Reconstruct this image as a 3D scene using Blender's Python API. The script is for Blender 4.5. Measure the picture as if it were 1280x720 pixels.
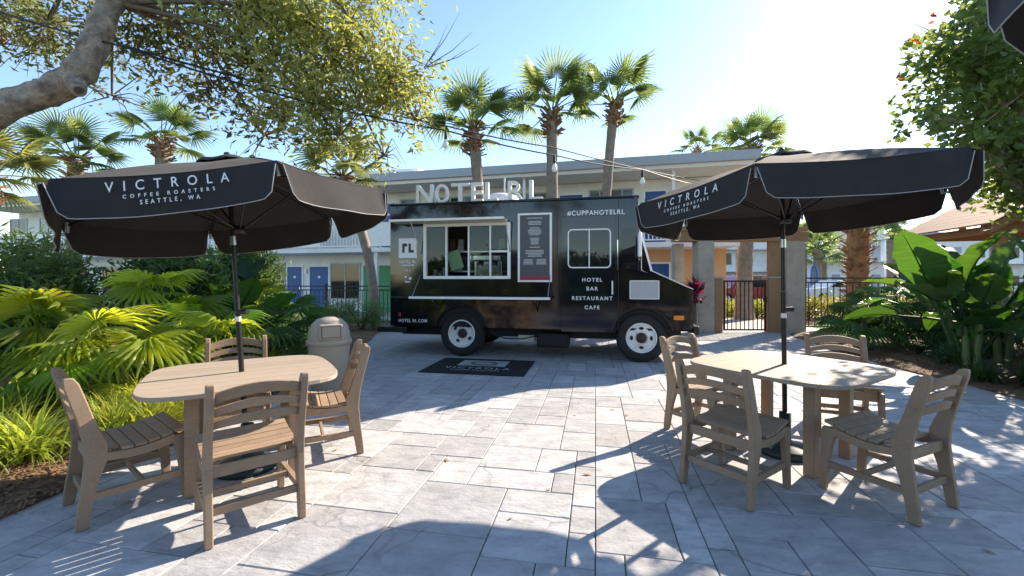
import bpy, math, random
import numpy as np
from mathutils import Vector, Matrix, Euler
PI = math.pi
R = math.radians
for o in list(bpy.data.objects): bpy.data.objects.remove(o)
SC = bpy.context.scene
COL = SC.collection

# ------------------------------------------------------------ camera, sky, sun, exposure
F, HOR, CAMZ = 540.0, 350.0, 1.45           # focal length and horizon in photo pixels (1280 wide), eye height
cam = bpy.data.cameras.new('camera'); cam_o = bpy.data.objects.new('camera', cam); COL.objects.link(cam_o)
cam.sensor_width = 36; cam.lens = 36 * F / 1280; cam.shift_y = -10 / 1280
cam.clip_start = 0.05; cam.clip_end = 2000
cam_o.location = (0, 0, CAMZ); cam_o.rotation_euler = (R(90), 0, 0)
SC.camera = cam_o
SUN_AZ, SUN_EL = R(40), R(30)               # azimuth counted from +X towards +Y
sd = Vector((math.cos(SUN_AZ) * math.cos(SUN_EL), math.sin(SUN_AZ) * math.cos(SUN_EL), math.sin(SUN_EL)))
world = bpy.data.worlds.new('World'); SC.world = world; world.use_nodes = True
wn = world.node_tree.nodes; wl = world.node_tree.links
sky = wn.new('ShaderNodeTexSky'); sky.sky_type = 'NISHITA'; sky.sun_disc = False
sky.sun_elevation = SUN_EL; sky.sun_rotation = PI / 2 - SUN_AZ
sky.air_density = 1.05; sky.dust_density = 0.2; sky.ozone_density = 2.2
bgn = wn['Background']; bgn.inputs['Strength'].default_value = 0.112
wl.new(sky.outputs[0], bgn.inputs['Color'])
sun = bpy.data.lights.new('sun', 'SUN'); sun.energy = 4.5; sun.angle = R(0.5); sun.color = (1.0, 0.85, 0.68)
sun_o = bpy.data.objects.new('sun', sun); COL.objects.link(sun_o)
sun_o.rotation_euler = sd.to_track_quat('Z', 'Y').to_euler(); sun_o.location = sd * 40
SC.view_settings.view_transform = 'Standard'; SC.view_settings.look = 'None'
SC.view_settings.gamma = 1.0; SC.view_settings.exposure = 1.5

# ------------------------------------------------------------ helpers
def PX(px, py, d):
    """point at depth d seen at photo pixel (px, py)"""
    return Vector(((px - 640) / F * d, d, CAMZ - (py - HOR) * d / F))
def GR(px, py, z=0.0):
    """point where the pixel meets the horizontal plane at height z"""
    return PX(px, py, F * (CAMZ - z) / (py - HOR))

def tag(o, label=None, cat=None, group=None, kind=None):
    if label: o['label'] = label
    if cat: o['category'] = cat
    if group: o['group'] = group
    if kind: o['kind'] = kind
    return o
def empty(name, loc=(0, 0, 0), rz=0, label=None, cat=None, group=None):
    o = bpy.data.objects.new(name, None); COL.objects.link(o)
    o.location = loc; o.rotation_euler = (0, 0, rz); o.empty_display_size = 0.1
    return tag(o, label, cat, group)
def link(name, me, parent=None, loc=None, rot=None):
    o = bpy.data.objects.new(name, me); COL.objects.link(o); o.parent = parent
    if loc is not None: o.location = loc
    if rot is not None: o.rotation_euler = rot
    return o
def copy_tree(o, parent=None):
    c = o.copy(); COL.objects.link(c); c.parent = parent
    for ch in list(o.children): copy_tree(ch, c)
    return c

class MB:
    def __init__(s): s.v = []; s.f = []; s.sm = []
    def add(s, vs, fs, smooth=False, M=None):
        b = len(s.v)
        for p in vs:
            p = Vector(p)
            s.v.append(tuple(M @ p) if M is not None else tuple(p))
        for f in fs: s.f.append(tuple(i + b for i in f)); s.sm.append(smooth)
        return s
    def box(s, lo, hi, M=None):
        x0, y0, z0 = lo; x1, y1, z1 = hi
        return s.add([(x0,y0,z0),(x1,y0,z0),(x1,y1,z0),(x0,y1,z0),(x0,y0,z1),(x1,y0,z1),(x1,y1,z1),(x0,y1,z1)],
              [(3,2,1,0),(4,5,6,7),(0,1,5,4),(1,2,6,5),(2,3,7,6),(3,0,4,7)], M=M)
    def cbox(s, c, size, M=None):
        return s.box([c[i]-size[i]/2 for i in range(3)], [c[i]+size[i]/2 for i in range(3)], M)
    def bar(s, p0, p1, w, h, up=(0,0,1)):
        p0 = Vector(p0); p1 = Vector(p1); d = p1 - p0; L = d.length; d.normalize()
        u = Vector(up)
        if abs(d.dot(u)) > 0.98: u = Vector((0,1,0))
        x = d.cross(u).normalized(); z = x.cross(d).normalized()
        M = Matrix.Translation(p0) @ Matrix((x, d, z)).transposed().to_4x4()
        return s.box((-w/2, 0, -h/2), (w/2, L, h/2), M)
    def prism(s, poly, a0, a1, axis='y', M=None):
        n = len(poly)
        def mk(p, a):
            if axis == 'y': return (p[0], a, p[1])
            if axis == 'x': return (a, p[0], p[1])
            return (p[0], p[1], a)
        vs = [mk(p, a0) for p in poly] + [mk(p, a1) for p in poly]
        fs = [tuple(range(n-1, -1, -1)), tuple(range(n, 2*n))] + [(i, (i+1) % n, n+(i+1) % n, n+i) for i in range(n)]
        return s.add(vs, fs, M=M)
    def tube(s, pts, rad, n=8, caps=True, smooth=True, jitter=0, rnd=None):
        pts = [Vector(p) for p in pts]
        if not hasattr(rad, '__len__'): rad = [rad] * len(pts)
        vs = []; fs = []; prev = None
        for i, p in enumerate(pts):
            t = (pts[min(i+1, len(pts)-1)] - pts[max(i-1, 0)]).normalized()
            if prev is None:
                a = Vector((0,0,1)) if abs(t.z) < 0.9 else Vector((1,0,0))
                prev = t.cross(a).normalized()
            x = (prev - t * prev.dot(t)).normalized(); y = t.cross(x); prev = x
            for k in range(n):
                a = 2*PI*k/n
                r = rad[i] * (1 + (rnd.uniform(-jitter, jitter) if rnd else 0))
                vs.append(p + x*math.cos(a)*r + y*math.sin(a)*r)
        for i in range(len(pts)-1):
            for k in range(n):
                fs.append((i*n+k, i*n+(k+1) % n, (i+1)*n+(k+1) % n, (i+1)*n+k))
        s.add(vs, fs, smooth)
        if caps: s.add(vs[:n], [tuple(range(n-1,-1,-1))]); s.add(vs[-n:], [tuple(range(n))])
        return s
    def lathe(s, prof, n=24, M=None, smooth=True):
        vs = []; fs = []
        for r, z in prof:
            for k in range(n):
                a = 2*PI*k/n; vs.append((r*math.cos(a), r*math.sin(a), z))
        for i in range(len(prof)-1):
            for k in range(n):
                fs.append((i*n+k, i*n+(k+1) % n, (i+1)*n+(k+1) % n, (i+1)*n+k))
        return s.add(vs, fs, smooth, M)
    def mesh(s, name, mat):
        me = bpy.data.meshes.new(name); me.from_pydata(s.v, [], s.f)
        me.polygons.foreach_set('use_smooth', s.sm)
        if mat: me.materials.append(mat)
        me.update(); return me
    def build(s, name, mat, parent=None, loc=None, rot=None, bevel=0, seg=2):
        o = link(name, s.mesh(name, mat), parent, loc, rot)
        if bevel:
            b = o.modifiers.new('bevel', 'BEVEL'); b.width = bevel; b.segments = seg
            b.limit_method = 'ANGLE'; b.angle_limit = R(40)
        return o

def fast_mesh(name, verts, quads, mat, smooth=False):
    """numpy arrays -> mesh"""
    me = bpy.data.meshes.new(name)
    verts = np.asarray(verts, dtype=np.float32); quads = np.asarray(quads, dtype=np.int32)
    k = quads.shape[1]
    me.vertices.add(len(verts)); me.vertices.foreach_set('co', verts.ravel())
    me.loops.add(quads.size); me.loops.foreach_set('vertex_index', quads.ravel())
    me.polygons.add(len(quads)); me.polygons.foreach_set('loop_start', np.arange(0, quads.size, k, dtype=np.int32))
    me.polygons.foreach_set('use_smooth', np.full(len(quads), smooth))
    me.materials.append(mat); me.update(calc_edges=True); me.validate(); return me

# ------------------------------------------------------------ materials
def nd(t, kind, **kw):
    n = t.nodes.new(kind)
    for k, v in kw.items():
        if k in n.inputs: n.inputs[k].default_value = v
        else: setattr(n, k, v)
    return n
MATS = {}
def mat(name, col, rough=0.6, metal=0.0, var=0.12, scale=6.0, bump=0.0, bscale=60.0, rnd=0.0, coat=0.0, spec=0.5,
        stretch=None, dirt=None, sheen=0.0, hue=0.0, wstretch=None):
    """principled with noise-driven colour variation, optional per-object variation, bump and dirt"""
    m = bpy.data.materials.new(name); m.use_nodes = True; t = m.node_tree; L = t.links
    p = t.nodes['Principled BSDF']
    p.inputs['Roughness'].default_value = rough; p.inputs['Metallic'].default_value = metal
    p.inputs['Specular IOR Level'].default_value = spec; p.inputs['Coat Weight'].default_value = coat
    p.inputs['Coat Roughness'].default_value = 0.04
    if sheen: p.inputs['Sheen Weight'].default_value = sheen; p.inputs['Sheen Roughness'].default_value = 0.5
    geo = nd(t, 'ShaderNodeNewGeometry'); vec = geo.outputs['Position']
    if wstretch:
        mp = nd(t, 'ShaderNodeMapping'); mp.inputs['Scale'].default_value = wstretch; mp.inputs['Rotation'].default_value = (0,0,R(11)); L.new(vec, mp.inputs['Vector']); vec = mp.outputs['Vector']
    if stretch:
        tc = nd(t, 'ShaderNodeTexCoord'); mp = nd(t, 'ShaderNodeMapping'); mp.inputs['Scale'].default_value = stretch
        L.new(tc.outputs['Object'], mp.inputs['Vector']); vec = mp.outputs['Vector']
    nz = nd(t, 'ShaderNodeTexNoise', Scale=scale, Detail=6.0, Roughness=0.6); L.new(vec, nz.inputs['Vector'])
    mr = nd(t, 'ShaderNodeMapRange'); mr.inputs['From Min'].default_value = 0.25; mr.inputs['From Max'].default_value = 0.75
    mr.inputs['To Min'].default_value = 1 - var; mr.inputs['To Max'].default_value = 1 + var
    L.new(nz.outputs['Fac'], mr.inputs['Value']); val = mr.outputs['Result']
    hsv = nd(t, 'ShaderNodeHueSaturation', Color=(*col, 1))
    if rnd or hue:
        oi = nd(t, 'ShaderNodeObjectInfo')
        m2 = nd(t, 'ShaderNodeMapRange'); m2.inputs['To Min'].default_value = 1 - rnd; m2.inputs['To Max'].default_value = 1 + rnd
        L.new(oi.outputs['Random'], m2.inputs['Value'])
        mu = nd(t, 'ShaderNodeMath', operation='MULTIPLY'); L.new(val, mu.inputs[0]); L.new(m2.outputs['Result'], mu.inputs[1]); val = mu.outputs[0]
        if hue:
            wn_ = nd(t, 'ShaderNodeTexWhiteNoise', noise_dimensions='1D'); L.new(oi.outputs['Random'], wn_.inputs['W'])
            m3 = nd(t, 'ShaderNodeMapRange'); m3.inputs['To Min'].default_value = 0.5 - hue; m3.inputs['To Max'].default_value = 0.5 + hue
            L.new(wn_.outputs['Value'], m3.inputs['Value']); L.new(m3.outputs['Result'], hsv.inputs['Hue'])
    L.new(val, hsv.inputs['Value']); cout = hsv.outputs['Color']
    if dirt:
        dn = nd(t, 'ShaderNodeTexNoise', Scale=dirt[1], Detail=8.0, Roughness=0.7); L.new(vec if wstretch else geo.outputs['Position'], dn.inputs['Vector'])
        dr = nd(t, 'ShaderNodeMapRange'); dr.inputs['From Min'].default_value = 0.5; dr.inputs['From Max'].default_value = 0.72; dr.inputs['To Max'].default_value = dirt[2]
        L.new(dn.outputs['Fac'], dr.inputs['Value'])
        mx = nd(t, 'ShaderNodeMix', data_type='RGBA'); L.new(dr.outputs['Result'], mx.inputs[0]); L.new(cout, mx.inputs[6]); mx.inputs[7].default_value = (*dirt[0], 1)
        cout = mx.outputs[2]
    L.new(cout, p.inputs['Base Color'])
    if bump:
        bn = nd(t, 'ShaderNodeTexNoise', Scale=bscale, Detail=5.0, Roughness=0.65); L.new(vec, bn.inputs['Vector'])
        b = nd(t, 'ShaderNodeBump', Strength=min(1,bump), Distance=0.07 if bump >= 1 else 0.01); L.new(bn.outputs['Fac'], b.inputs['Height']); L.new(b.outputs['Normal'], p.inputs['Normal'])
    MATS[name] = m
    return m
def leafmat(name, col, trans, tcol=None, rough=0.45, var=0.35, scale=3.0, rnd=0.25, hue=0.02, spec=0.4, stretch=None, bump=0.0):
    m = mat(name, col, rough, var=var, scale=scale, rnd=rnd, hue=hue, spec=spec, stretch=stretch, bump=bump, bscale=3.0); t = m.node_tree; L = t.links
    p = t.nodes['Principled BSDF']; out = t.nodes['Material Output']
    tr = nd(t, 'ShaderNodeBsdfTranslucent'); tc = tcol or tuple(min(1, c*1.6) for c in col)
    h = nd(t, 'ShaderNodeHueSaturation', Color=(*tc, 1))
    src = p.inputs['Base Color'].links[0].from_node
    L.new(src.inputs['Value'].links[0].from_socket, h.inputs['Value'])
    if src.inputs['Hue'].links: L.new(src.inputs['Hue'].links[0].from_socket, h.inputs['Hue'])
    L.new(h.outputs['Color'], tr.inputs['Color'])
    mx = nd(t, 'ShaderNodeMixShader', Fac=trans); L.new(p.outputs[0], mx.inputs[1]); L.new(tr.outputs[0], mx.inputs[2])
    L.new(mx.outputs[0], out.inputs['Surface']); return m
def glassmat(name, tint, clear, rough=0.02):
    """thin window glass: part clear, part mirror by facing angle"""
    m = bpy.data.materials.new(name); m.use_nodes = True; t = m.node_tree; L = t.links
    t.nodes.remove(t.nodes['Principled BSDF']); out = t.nodes['Material Output']
    tr = nd(t, 'ShaderNodeBsdfTransparent', Color=(*tint, 1)); gl = nd(t, 'ShaderNodeBsdfGlossy', Roughness=rough)
    lf = nd(t, 'ShaderNodeLayerWeight', Blend=0.5); lw = nd(t, 'ShaderNodeMath', operation='POWER'); L.new(lf.outputs['Facing'], lw.inputs[0]); lw.inputs[1].default_value = 4.0
    mr = nd(t, 'ShaderNodeMapRange'); mr.inputs['To Min'].default_value = 1 - clear; mr.inputs['To Max'].default_value = 1.0
    L.new(lw.outputs[0], mr.inputs['Value'])
    mx = nd(t, 'ShaderNodeMixShader'); L.new(mr.outputs['Result'], mx.inputs[0]); L.new(tr.outputs[0], mx.inputs[1]); L.new(gl.outputs[0], mx.inputs[2])
    L.new(mx.outputs[0], out.inputs['Surface']); return m

M_soil   = mat('soil', (0.09,0.062,0.042), 0.95, var=0.4, scale=9, bump=0.6, bscale=50)
M_mulch  = mat('mulch_bed', (0.16,0.095,0.055), 0.95, var=0.45, scale=14, bump=0.9, bscale=70, dirt=((0.33,0.22,0.12), 3.0, 0.8))
M_chip   = mat('mulch_chip', (0.19,0.11,0.062), 0.9, var=0.55, scale=9)
M_lawn   = mat('lawn', (0.07,0.10,0.03), 0.95, var=0.4, scale=2, bump=0.5, bscale=40)
M_paver  = mat('stone_paver', (0.41,0.41,0.415), 0.72, var=0.24, scale=4.5, rnd=0.17, hue=0.012, bump=0.9, bscale=14, spec=0.3, dirt=((0.21,0.22,0.235), 5.0, 0.7), wstretch=(1.0,1.9,1.0))
M_joint  = mat('paver_joint', (0.14,0.138,0.13), 0.95, var=0.3, scale=20, bump=0.4)
M_conc   = mat('concrete', (0.42,0.40,0.37), 0.9, var=0.14, scale=2.5, bump=0.25, dirt=((0.25,0.23,0.2), 1.2, 0.6))
M_asph   = mat('asphalt', (0.06,0.06,0.062), 0.9, var=0.25, scale=5, bump=0.4)
M_poly   = mat('taupe_recycled_plank', (0.31,0.22,0.148), 0.62, dirt=((0.17,0.125,0.085), 7.0, 0.5), var=0.14, scale=5, bump=0.10, bscale=14, rnd=0.11, stretch=(3,22,22), spec=0.3)
M_polyt  = mat('taupe_table_plank', (0.36,0.295,0.225), 0.6, var=0.14, scale=4, bump=0.12, bscale=10, rnd=0.07, stretch=(2,30,30), spec=0.3)
M_canvas = mat('black_canvas', (0.036,0.034,0.034), 0.9, var=0.16, scale=3, bump=0.6, bscale=5, sheen=0.05, spec=0.12)
M_pipe   = mat('white_piping', (0.36,0.36,0.36), 0.6)
M_pole   = mat('black_pole', (0.012,0.012,0.013), 0.35, var=0.2)
M_steel  = mat('bare_steel', (0.6,0.6,0.6), 0.3, metal=1.0)
M_base   = mat('dark_green_base', (0.012,0.04,0.04), 0.5)
M_print  = mat('white_print', (0.78,0.78,0.77), 0.6, var=0.06)
M_truck  = mat('black_truck_paint', (0.004,0.006,0.011), 0.09, var=0.25, scale=0.9, coat=0.25, bump=0.10, bscale=2.6, spec=0.5)
M_trim   = mat('black_trim', (0.01,0.01,0.011), 0.45)
M_chas   = mat('chassis_black', (0.008,0.008,0.008), 0.7)
M_white  = mat('white_paint', (0.84,0.83,0.80), 0.4, var=0.06)
M_cream  = mat('cream_awning', (0.70,0.64,0.52), 0.5, var=0.07)
M_rubber = mat('tyre_rubber', (0.016,0.016,0.017), 0.8, var=0.2, bump=0.2)
M_rim    = mat('white_wheel', (0.80,0.79,0.76), 0.4, var=0.08, dirt=((0.35,0.28,0.2), 9, 0.35))
M_hub    = mat('rusty_hub', (0.06,0.04,0.03), 0.6, metal=0.4)
M_chrome = mat('chrome', (0.75,0.75,0.76), 0.12, metal=1.0)
M_board  = mat('menu_slate', (0.075,0.078,0.085), 0.5)
M_chalk  = mat('menu_print', (0.42,0.43,0.44), 0.6)
M_red    = mat('red_band', (0.35,0.02,0.03), 0.5)
M_grey   = mat('grey_plate', (0.42,0.43,0.44), 0.4, var=0.06)
M_amber  = mat('amber_lens', (0.8,0.22,0.02), 0.2, coat=0.5)
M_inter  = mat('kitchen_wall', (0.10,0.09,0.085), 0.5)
M_glass  = glassmat('window_glass', (0.75,0.8,0.8), 0.975)
M_dark   = mat('tinted_glass', (0.010,0.012,0.014), 0.03, var=0.3, scale=1.0, spec=0.5)
M_mat_   = mat('black_door_mat', (0.010,0.010,0.012), 0.95, bump=0.4, bscale=300)
M_bin    = mat('beige_bin_plastic', (0.40,0.335,0.265), 0.55, var=0.08, scale=3, bump=0.05, bscale=80)
M_wall   = mat('white_stucco', (0.84,0.82,0.78), 0.9, var=0.07, scale=1.2, bump=0.15, dirt=((0.5,0.47,0.42), 0.9, 0.4))
M_peach  = mat('peach_stucco', (0.72,0.42,0.22), 0.9, var=0.06, scale=1.2, bump=0.15)
M_soff   = mat('soffit_paint', (0.82,0.76,0.68), 0.9, var=0.05)
M_fasc   = mat('grey_fascia', (0.38,0.40,0.43), 0.6, var=0.06)
M_blue   = mat('blue_door', (0.010,0.075,0.27), 0.45, var=0.08)
M_curt   = mat('curtain', (0.42,0.38,0.31), 0.9, var=0.25, scale=3, stretch=(14,14,0.6))
M_green  = mat('green_wall', (0.10,0.30,0.14), 0.85, var=0.06)
M_iron   = mat('black_iron', (0.009,0.009,0.010), 0.45)
M_post   = mat('weathered_post', (0.48,0.41,0.32), 0.9, var=0.16, scale=3, bump=0.35, dirt=((0.28,0.23,0.17), 2.0, 0.6))
M_timber = mat('warm_timber', (0.36,0.20,0.10), 0.75, var=0.2, scale=4, bump=0.2, stretch=(2,14,14))
M_cedar  = mat('cedar_roof', (0.24,0.12,0.065), 0.8, var=0.2, scale=4, rnd=0.1)
M_trunk  = mat('palm_trunk', (0.27,0.215,0.165), 0.95, var=0.3, scale=7, bump=0.8, bscale=26)
M_boot   = mat('palm_boot', (0.30,0.16,0.08), 0.9, var=0.4, scale=8, rnd=0.15)
M_bark   = mat('oak_bark', (0.29,0.235,0.185), 0.95, var=0.6, scale=9, bump=1.0, bscale=7, dirt=((0.055,0.042,0.033), 7.0, 0.9))
M_twig   = mat('twig', (0.14,0.11,0.08), 0.9)
M_oak    = leafmat('oak_leaf_sunlit', (0.19,0.21,0.075), 0.42, (0.45,0.51,0.12), var=0.5, scale=2.5, rough=0.35)  # sunlit part of the crown: the sun's yellow is put into the colour
M_oak_shade   = leafmat('oak_leaf_shaded', (0.07,0.09,0.03), 0.4, (0.28,0.30,0.06), var=0.45, scale=1.6)  # same leaf darkened in colour for the shaded part of the crown
M_palm   = leafmat('palm_frond', (0.13,0.19,0.06), 0.42, (0.38,0.48,0.12))
M_palmy  = leafmat('golden_palm_frond', (0.16,0.18,0.06), 0.4, (0.42,0.45,0.11))
M_fan    = leafmat('fan_leaf', (0.15,0.225,0.025), 0.48, (0.62,0.74,0.04), hue=0.03, rnd=0.3)  # yellow of the sunlight on these leaves is put into the colour
M_fand   = leafmat('fan_leaf_dark', (0.055,0.115,0.03), 0.4, (0.16,0.32,0.04))
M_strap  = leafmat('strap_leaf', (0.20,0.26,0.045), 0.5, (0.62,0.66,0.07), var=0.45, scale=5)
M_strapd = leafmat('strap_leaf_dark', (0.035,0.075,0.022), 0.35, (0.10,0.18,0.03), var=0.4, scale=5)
M_bush   = leafmat('bush_leaf', (0.09,0.15,0.055), 0.38, (0.26,0.40,0.09), var=0.5, scale=2)
M_bushy  = leafmat('sunny_bush_leaf', (0.16,0.17,0.03), 0.4, (0.40,0.38,0.05), var=0.4, scale=2)
M_grape  = leafmat('broad_tree_leaf', (0.06,0.115,0.032), 0.42, (0.30,0.40,0.07), var=0.5, scale=1.5, rough=0.35)
M_redl   = leafmat('red_new_leaf', (0.35,0.05,0.03), 0.4, (0.6,0.1,0.05))
M_paddle = leafmat('paddle_leaf', (0.028,0.07,0.022), 0.30, (0.11,0.28,0.02), rough=0.5, spec=0.25, hue=0.025, rnd=0.4, stretch=(1.5,26,1.5), scale=1.6, var=0.25, bump=0.5)
M_cord   = leafmat('burgundy_leaf', (0.10,0.012,0.03), 0.35, (0.4,0.03,0.10))
_t = M_paver.node_tree; _p = _t.nodes['Principled BSDF']; _src = _p.inputs['Base Color'].links[0].from_socket   # thin cleft veins in the stone
_g = nd(_t, 'ShaderNodeNewGeometry'); _n1 = nd(_t, 'ShaderNodeTexNoise', Scale=1.7, Detail=4.0); _ad = nd(_t, 'ShaderNodeVectorMath', operation='MULTIPLY_ADD')
_t.links.new(_g.outputs['Position'], _n1.inputs['Vector']); _t.links.new(_n1.outputs['Color'], _ad.inputs[0]); _ad.inputs[1].default_value = (.9,.9,0); _t.links.new(_g.outputs['Position'], _ad.inputs[2])
_vo = nd(_t, 'ShaderNodeTexVoronoi', feature='DISTANCE_TO_EDGE', Scale=1.5); _t.links.new(_ad.outputs[0], _vo.inputs['Vector'])
_m1 = nd(_t, 'ShaderNodeMapRange'); _m1.inputs['From Max'].default_value = .018; _m1.inputs['To Min'].default_value = 1.0; _m1.inputs['To Max'].default_value = 0.0; _t.links.new(_vo.outputs['Distance'], _m1.inputs['Value'])
_n2 = nd(_t, 'ShaderNodeTexNoise', Scale=1.1); _t.links.new(_g.outputs['Position'], _n2.inputs['Vector']); _m2 = nd(_t, 'ShaderNodeMapRange'); _m2.inputs['From Min'].default_value = .48; _m2.inputs['From Max'].default_value = .6; _m2.inputs['To Max'].default_value = .6; _t.links.new(_n2.outputs['Fac'], _m2.inputs['Value'])
_mu = nd(_t, 'ShaderNodeMath', operation='MULTIPLY'); _t.links.new(_m1.outputs['Result'], _mu.inputs[0]); _t.links.new(_m2.outputs['Result'], _mu.inputs[1])
_mx = nd(_t, 'ShaderNodeMix', data_type='RGBA'); _t.links.new(_mu.outputs[0], _mx.inputs[0]); _t.links.new(_src, _mx.inputs[6]); _mx.inputs[7].default_value = (.13,.13,.135,1); _t.links.new(_mx.outputs[2], _p.inputs['Base Color'])
M_stalk  = mat('green_stalk', (0.09,0.13,0.04), 0.6)
M_carred = mat('red_car_paint', (0.30,0.010,0.02), 0.25, coat=0.6)
M_carwh  = mat('white_car_paint', (0.7,0.7,0.7), 0.25, coat=0.6)
M_slide  = mat('blue_plastic', (0.03,0.14,0.42), 0.4)
M_wire   = mat('black_cable', (0.01,0.01,0.01), 0.6)
M_bulb   = glassmat('bulb_glass', (0.95,0.95,0.95), 0.75, 0.05)
M_bulbw  = mat('bulb_frost', (0.85,0.85,0.83), 0.25)
M_cup    = mat('paper_cup', (0.65,0.62,0.56), 0.6)
M_bag    = mat('coffee_bag', (0.25,0.14,0.07), 0.5)
M_poster = mat('green_poster', (0.12,0.22,0.10), 0.6)

# ------------------------------------------------------------ ground, patio, beds
def interp(tab, y):
    if y <= tab[0][0]: return tab[0][1]
    for (y0, x0), (y1, x1) in zip(tab, tab[1:]):
        if y <= y1: return x0 + (x1 - x0) * (y - y0) / (y1 - y0)
    return tab[-1][1]
LEFT = [(-4,-3.4),(1.5,-3.2),(2.6,-3.1),(3.0,-3.04),(4.0,-2.97),(6,-2.95),(8,-3.1),(11,-3.5),(16,-4.2)]
RIGHT = [(-4,7.2),(2,6.7),(4,6.25),(5.2,6.15),(7.5,6.35),(9,6.6),(11,7.2),(12.2,7.7)]
g = MB(); g.add([(-600,-600,-0.04),(600,-600,-0.04),(600,900,-0.04),(-600,900,-0.04)], [(0,1,2,3)])
tag(g.build('ground', M_lawn), kind='structure')
patio = MB(); patio.add([(-9,-9,-0.012),(9,-9,-0.012),(9,13.2,-0.012),(-9,16.6,-0.012)], [(0,1,2,3)])
patio = tag(patio.build('patio', M_joint), kind='structure')
YAW = R(-10.9)
cu, su = math.cos(YAW), math.sin(YAW)
def pav_world(u, v): return (u*cu - v*su, u*su + v*cu)
rp = random.Random(5)
U = 0.15
NU, NV = 146, 128
grid = np.zeros((NU, NV), bool); pavers = []
sizes = [(4,2),(3,2),(5,3),(4,3),(2,3),(3,3),(2,2),(3,4),(5,2),(2,4),(4,4)]
for j in range(NV):
    for i in range(NU):
        if grid[i, j]: continue
        cand = rp.sample(sizes, len(sizes)) + [(2,1),(1,2),(1,1)]
        for a, b in cand:
            if i+a <= NU and j+b <= NV and not grid[i:i+a, j:j+b].any():
                grid[i:i+a, j:j+b] = True; pavers.append((i, j, a, b)); break
GAP = 0.006
def paver_geo(a, b, T=0.03):
    x = a*U/2 - GAP/2; y = b*U/2 - GAP/2; c = 0.004
    vs = [(-x,-y,-T),(x,-y,-T),(x,y,-T),(-x,y,-T),(-x,-y,-c),(x,-y,-c),(x,y,-c),(-x,y,-c),
          (-x+c,-y+c,0),(x-c,-y+c,0),(x-c,y-c,0),(-x+c,y-c,0)]
    fs = [(0,1,5,4),(1,2,6,5),(2,3,7,6),(3,0,4,7),(4,5,9,8),(5,6,10,9),(6,7,11,10),(7,4,8,11),(8,9,10,11)]
    return vs, fs
pl = []
for (i, j, a, b) in pavers:
    u = (i + a/2)*U - 10.5; v = (j + b/2)*U - 3.5
    x, y = pav_world(u, v)
    if y > 13 or y < -4 or x < interp(LEFT, y) - 0.5 or x > interp(RIGHT, y) + 0.5: continue
    vis = (y > 1.7 and abs(x/y) < 1.32)
    pl.append((a*b/(y*y+0.5) if vis else -1, x, y, a, b))
pl.sort(key=lambda q: -q[0])
pm = {}
far = MB()
for n, (k, x, y, a, b) in enumerate(pl):
    dz = rp.uniform(-0.0018, 0.0018)
    if n < 300 and k > 0:
        if (a, b) not in pm:
            mb = MB(); mb.add(*paver_geo(a, b)); pm[(a, b)] = mb.mesh('paver', M_paver)
        o = link('paver', pm[(a, b)], patio, (x, y, dz), (rp.uniform(-.0012,.0012), rp.uniform(-.0012,.0012), YAW))
    else:
        Mx = Matrix.Translation((x, y, dz)) @ Matrix.Rotation(YAW, 4, 'Z')
        far.add(*paver_geo(a, b), M=Mx)
tag(far.build('paver_field', M_paver, patio), kind='stuff')

def bed(name, edge, side, xfar, y0, y1, seed):
    """raised planting bed whose inner edge follows the patio line"""
    r = random.Random(seed); ny, nx = 70, 34; vs = []; fs = []
    for j in range(ny+1):
        y = y0 + (y1-y0)*j/ny; e = interp(edge, y) + 0.035*math.sin(y*3.1+seed) + r.uniform(-.012,.012)
        for i in range(nx+1):
            t = (i/nx)**2; x = e + (xfar - e)*t
            h = -0.03 if i == 0 else (0.012 + 0.10*(1-math.exp(-abs(x-e)*1.6)) + r.uniform(-.012,.012) + 0.03*math.sin(x*2.3)*math.sin(y*1.9)*min(1, abs(x-e)))
            vs.append((x, y, h))
    for j in range(ny):
        for i in range(nx):
            q = [j*(nx+1)+i, j*(nx+1)+i+1, (j+1)*(nx+1)+i+1, (j+1)*(nx+1)+i]
            fs.append(tuple(q if side > 0 else q[::-1]))
    mb = MB(); mb.add(vs, fs, True); o = mb.build(name, M_mulch); tag(o, kind='structure')
    return o
bed_l = bed('planting_bed', LEFT, -1, -16, -3, 14.5, 1)
bed_r = bed('planting_bed', RIGHT, 1, 18, -3, 11.6, 2)
def bed_h(x, y):
    e = interp(LEFT, y) if x < 0 else interp(RIGHT, y)
    d = abs(x - e); return 0.012 + 0.10*(1-math.exp(-d*1.6)) - 0.02
def chips(name, n, boxes, seed, parent):
    r = random.Random(seed); vs = []; qs = []
    for k in range(n):
        x0, x1, y0, y1 = boxes[k % len(boxes)]
        x = r.uniform(x0, x1); y = r.uniform(y0, y1)
        e = interp(LEFT, y) if x < 0 else interp(RIGHT, y)
        if (x < 0 and x > e + 0.02) or (x > 0 and x < e - 0.02): continue
        L = r.uniform(.02,.065); w = r.uniform(.006,.016); a = r.uniform(0, PI); t = r.uniform(-.4,.4)
        c = Vector((x, y, bed_h(x, y) + 0.03 + r.uniform(0,.015))); d = Vector((math.cos(a), math.sin(a), t))*L/2; p = Vector((-math.sin(a), math.cos(a), r.uniform(-.5,.5)))*w/2
        b = len(vs); vs += [c-d-p, c+d-p, c+d+p, c-d+p]; qs.append((b, b+1, b+2, b+3))
    o = link(name, fast_mesh(name, [tuple(v) for v in vs], qs, M_chip), parent); return tag(o, kind='stuff')
chips('mulch_chips', 9000, [(-4.6,-2.95,2.2,4.2),(-5.2,-2.9,3.5,6.5)], 3, bed_l)
chips('mulch_chips', 9000, [(6.1,8.5,4.2,7.5),(6.2,9.5,6.5,10.5)], 4, bed_r)
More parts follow.
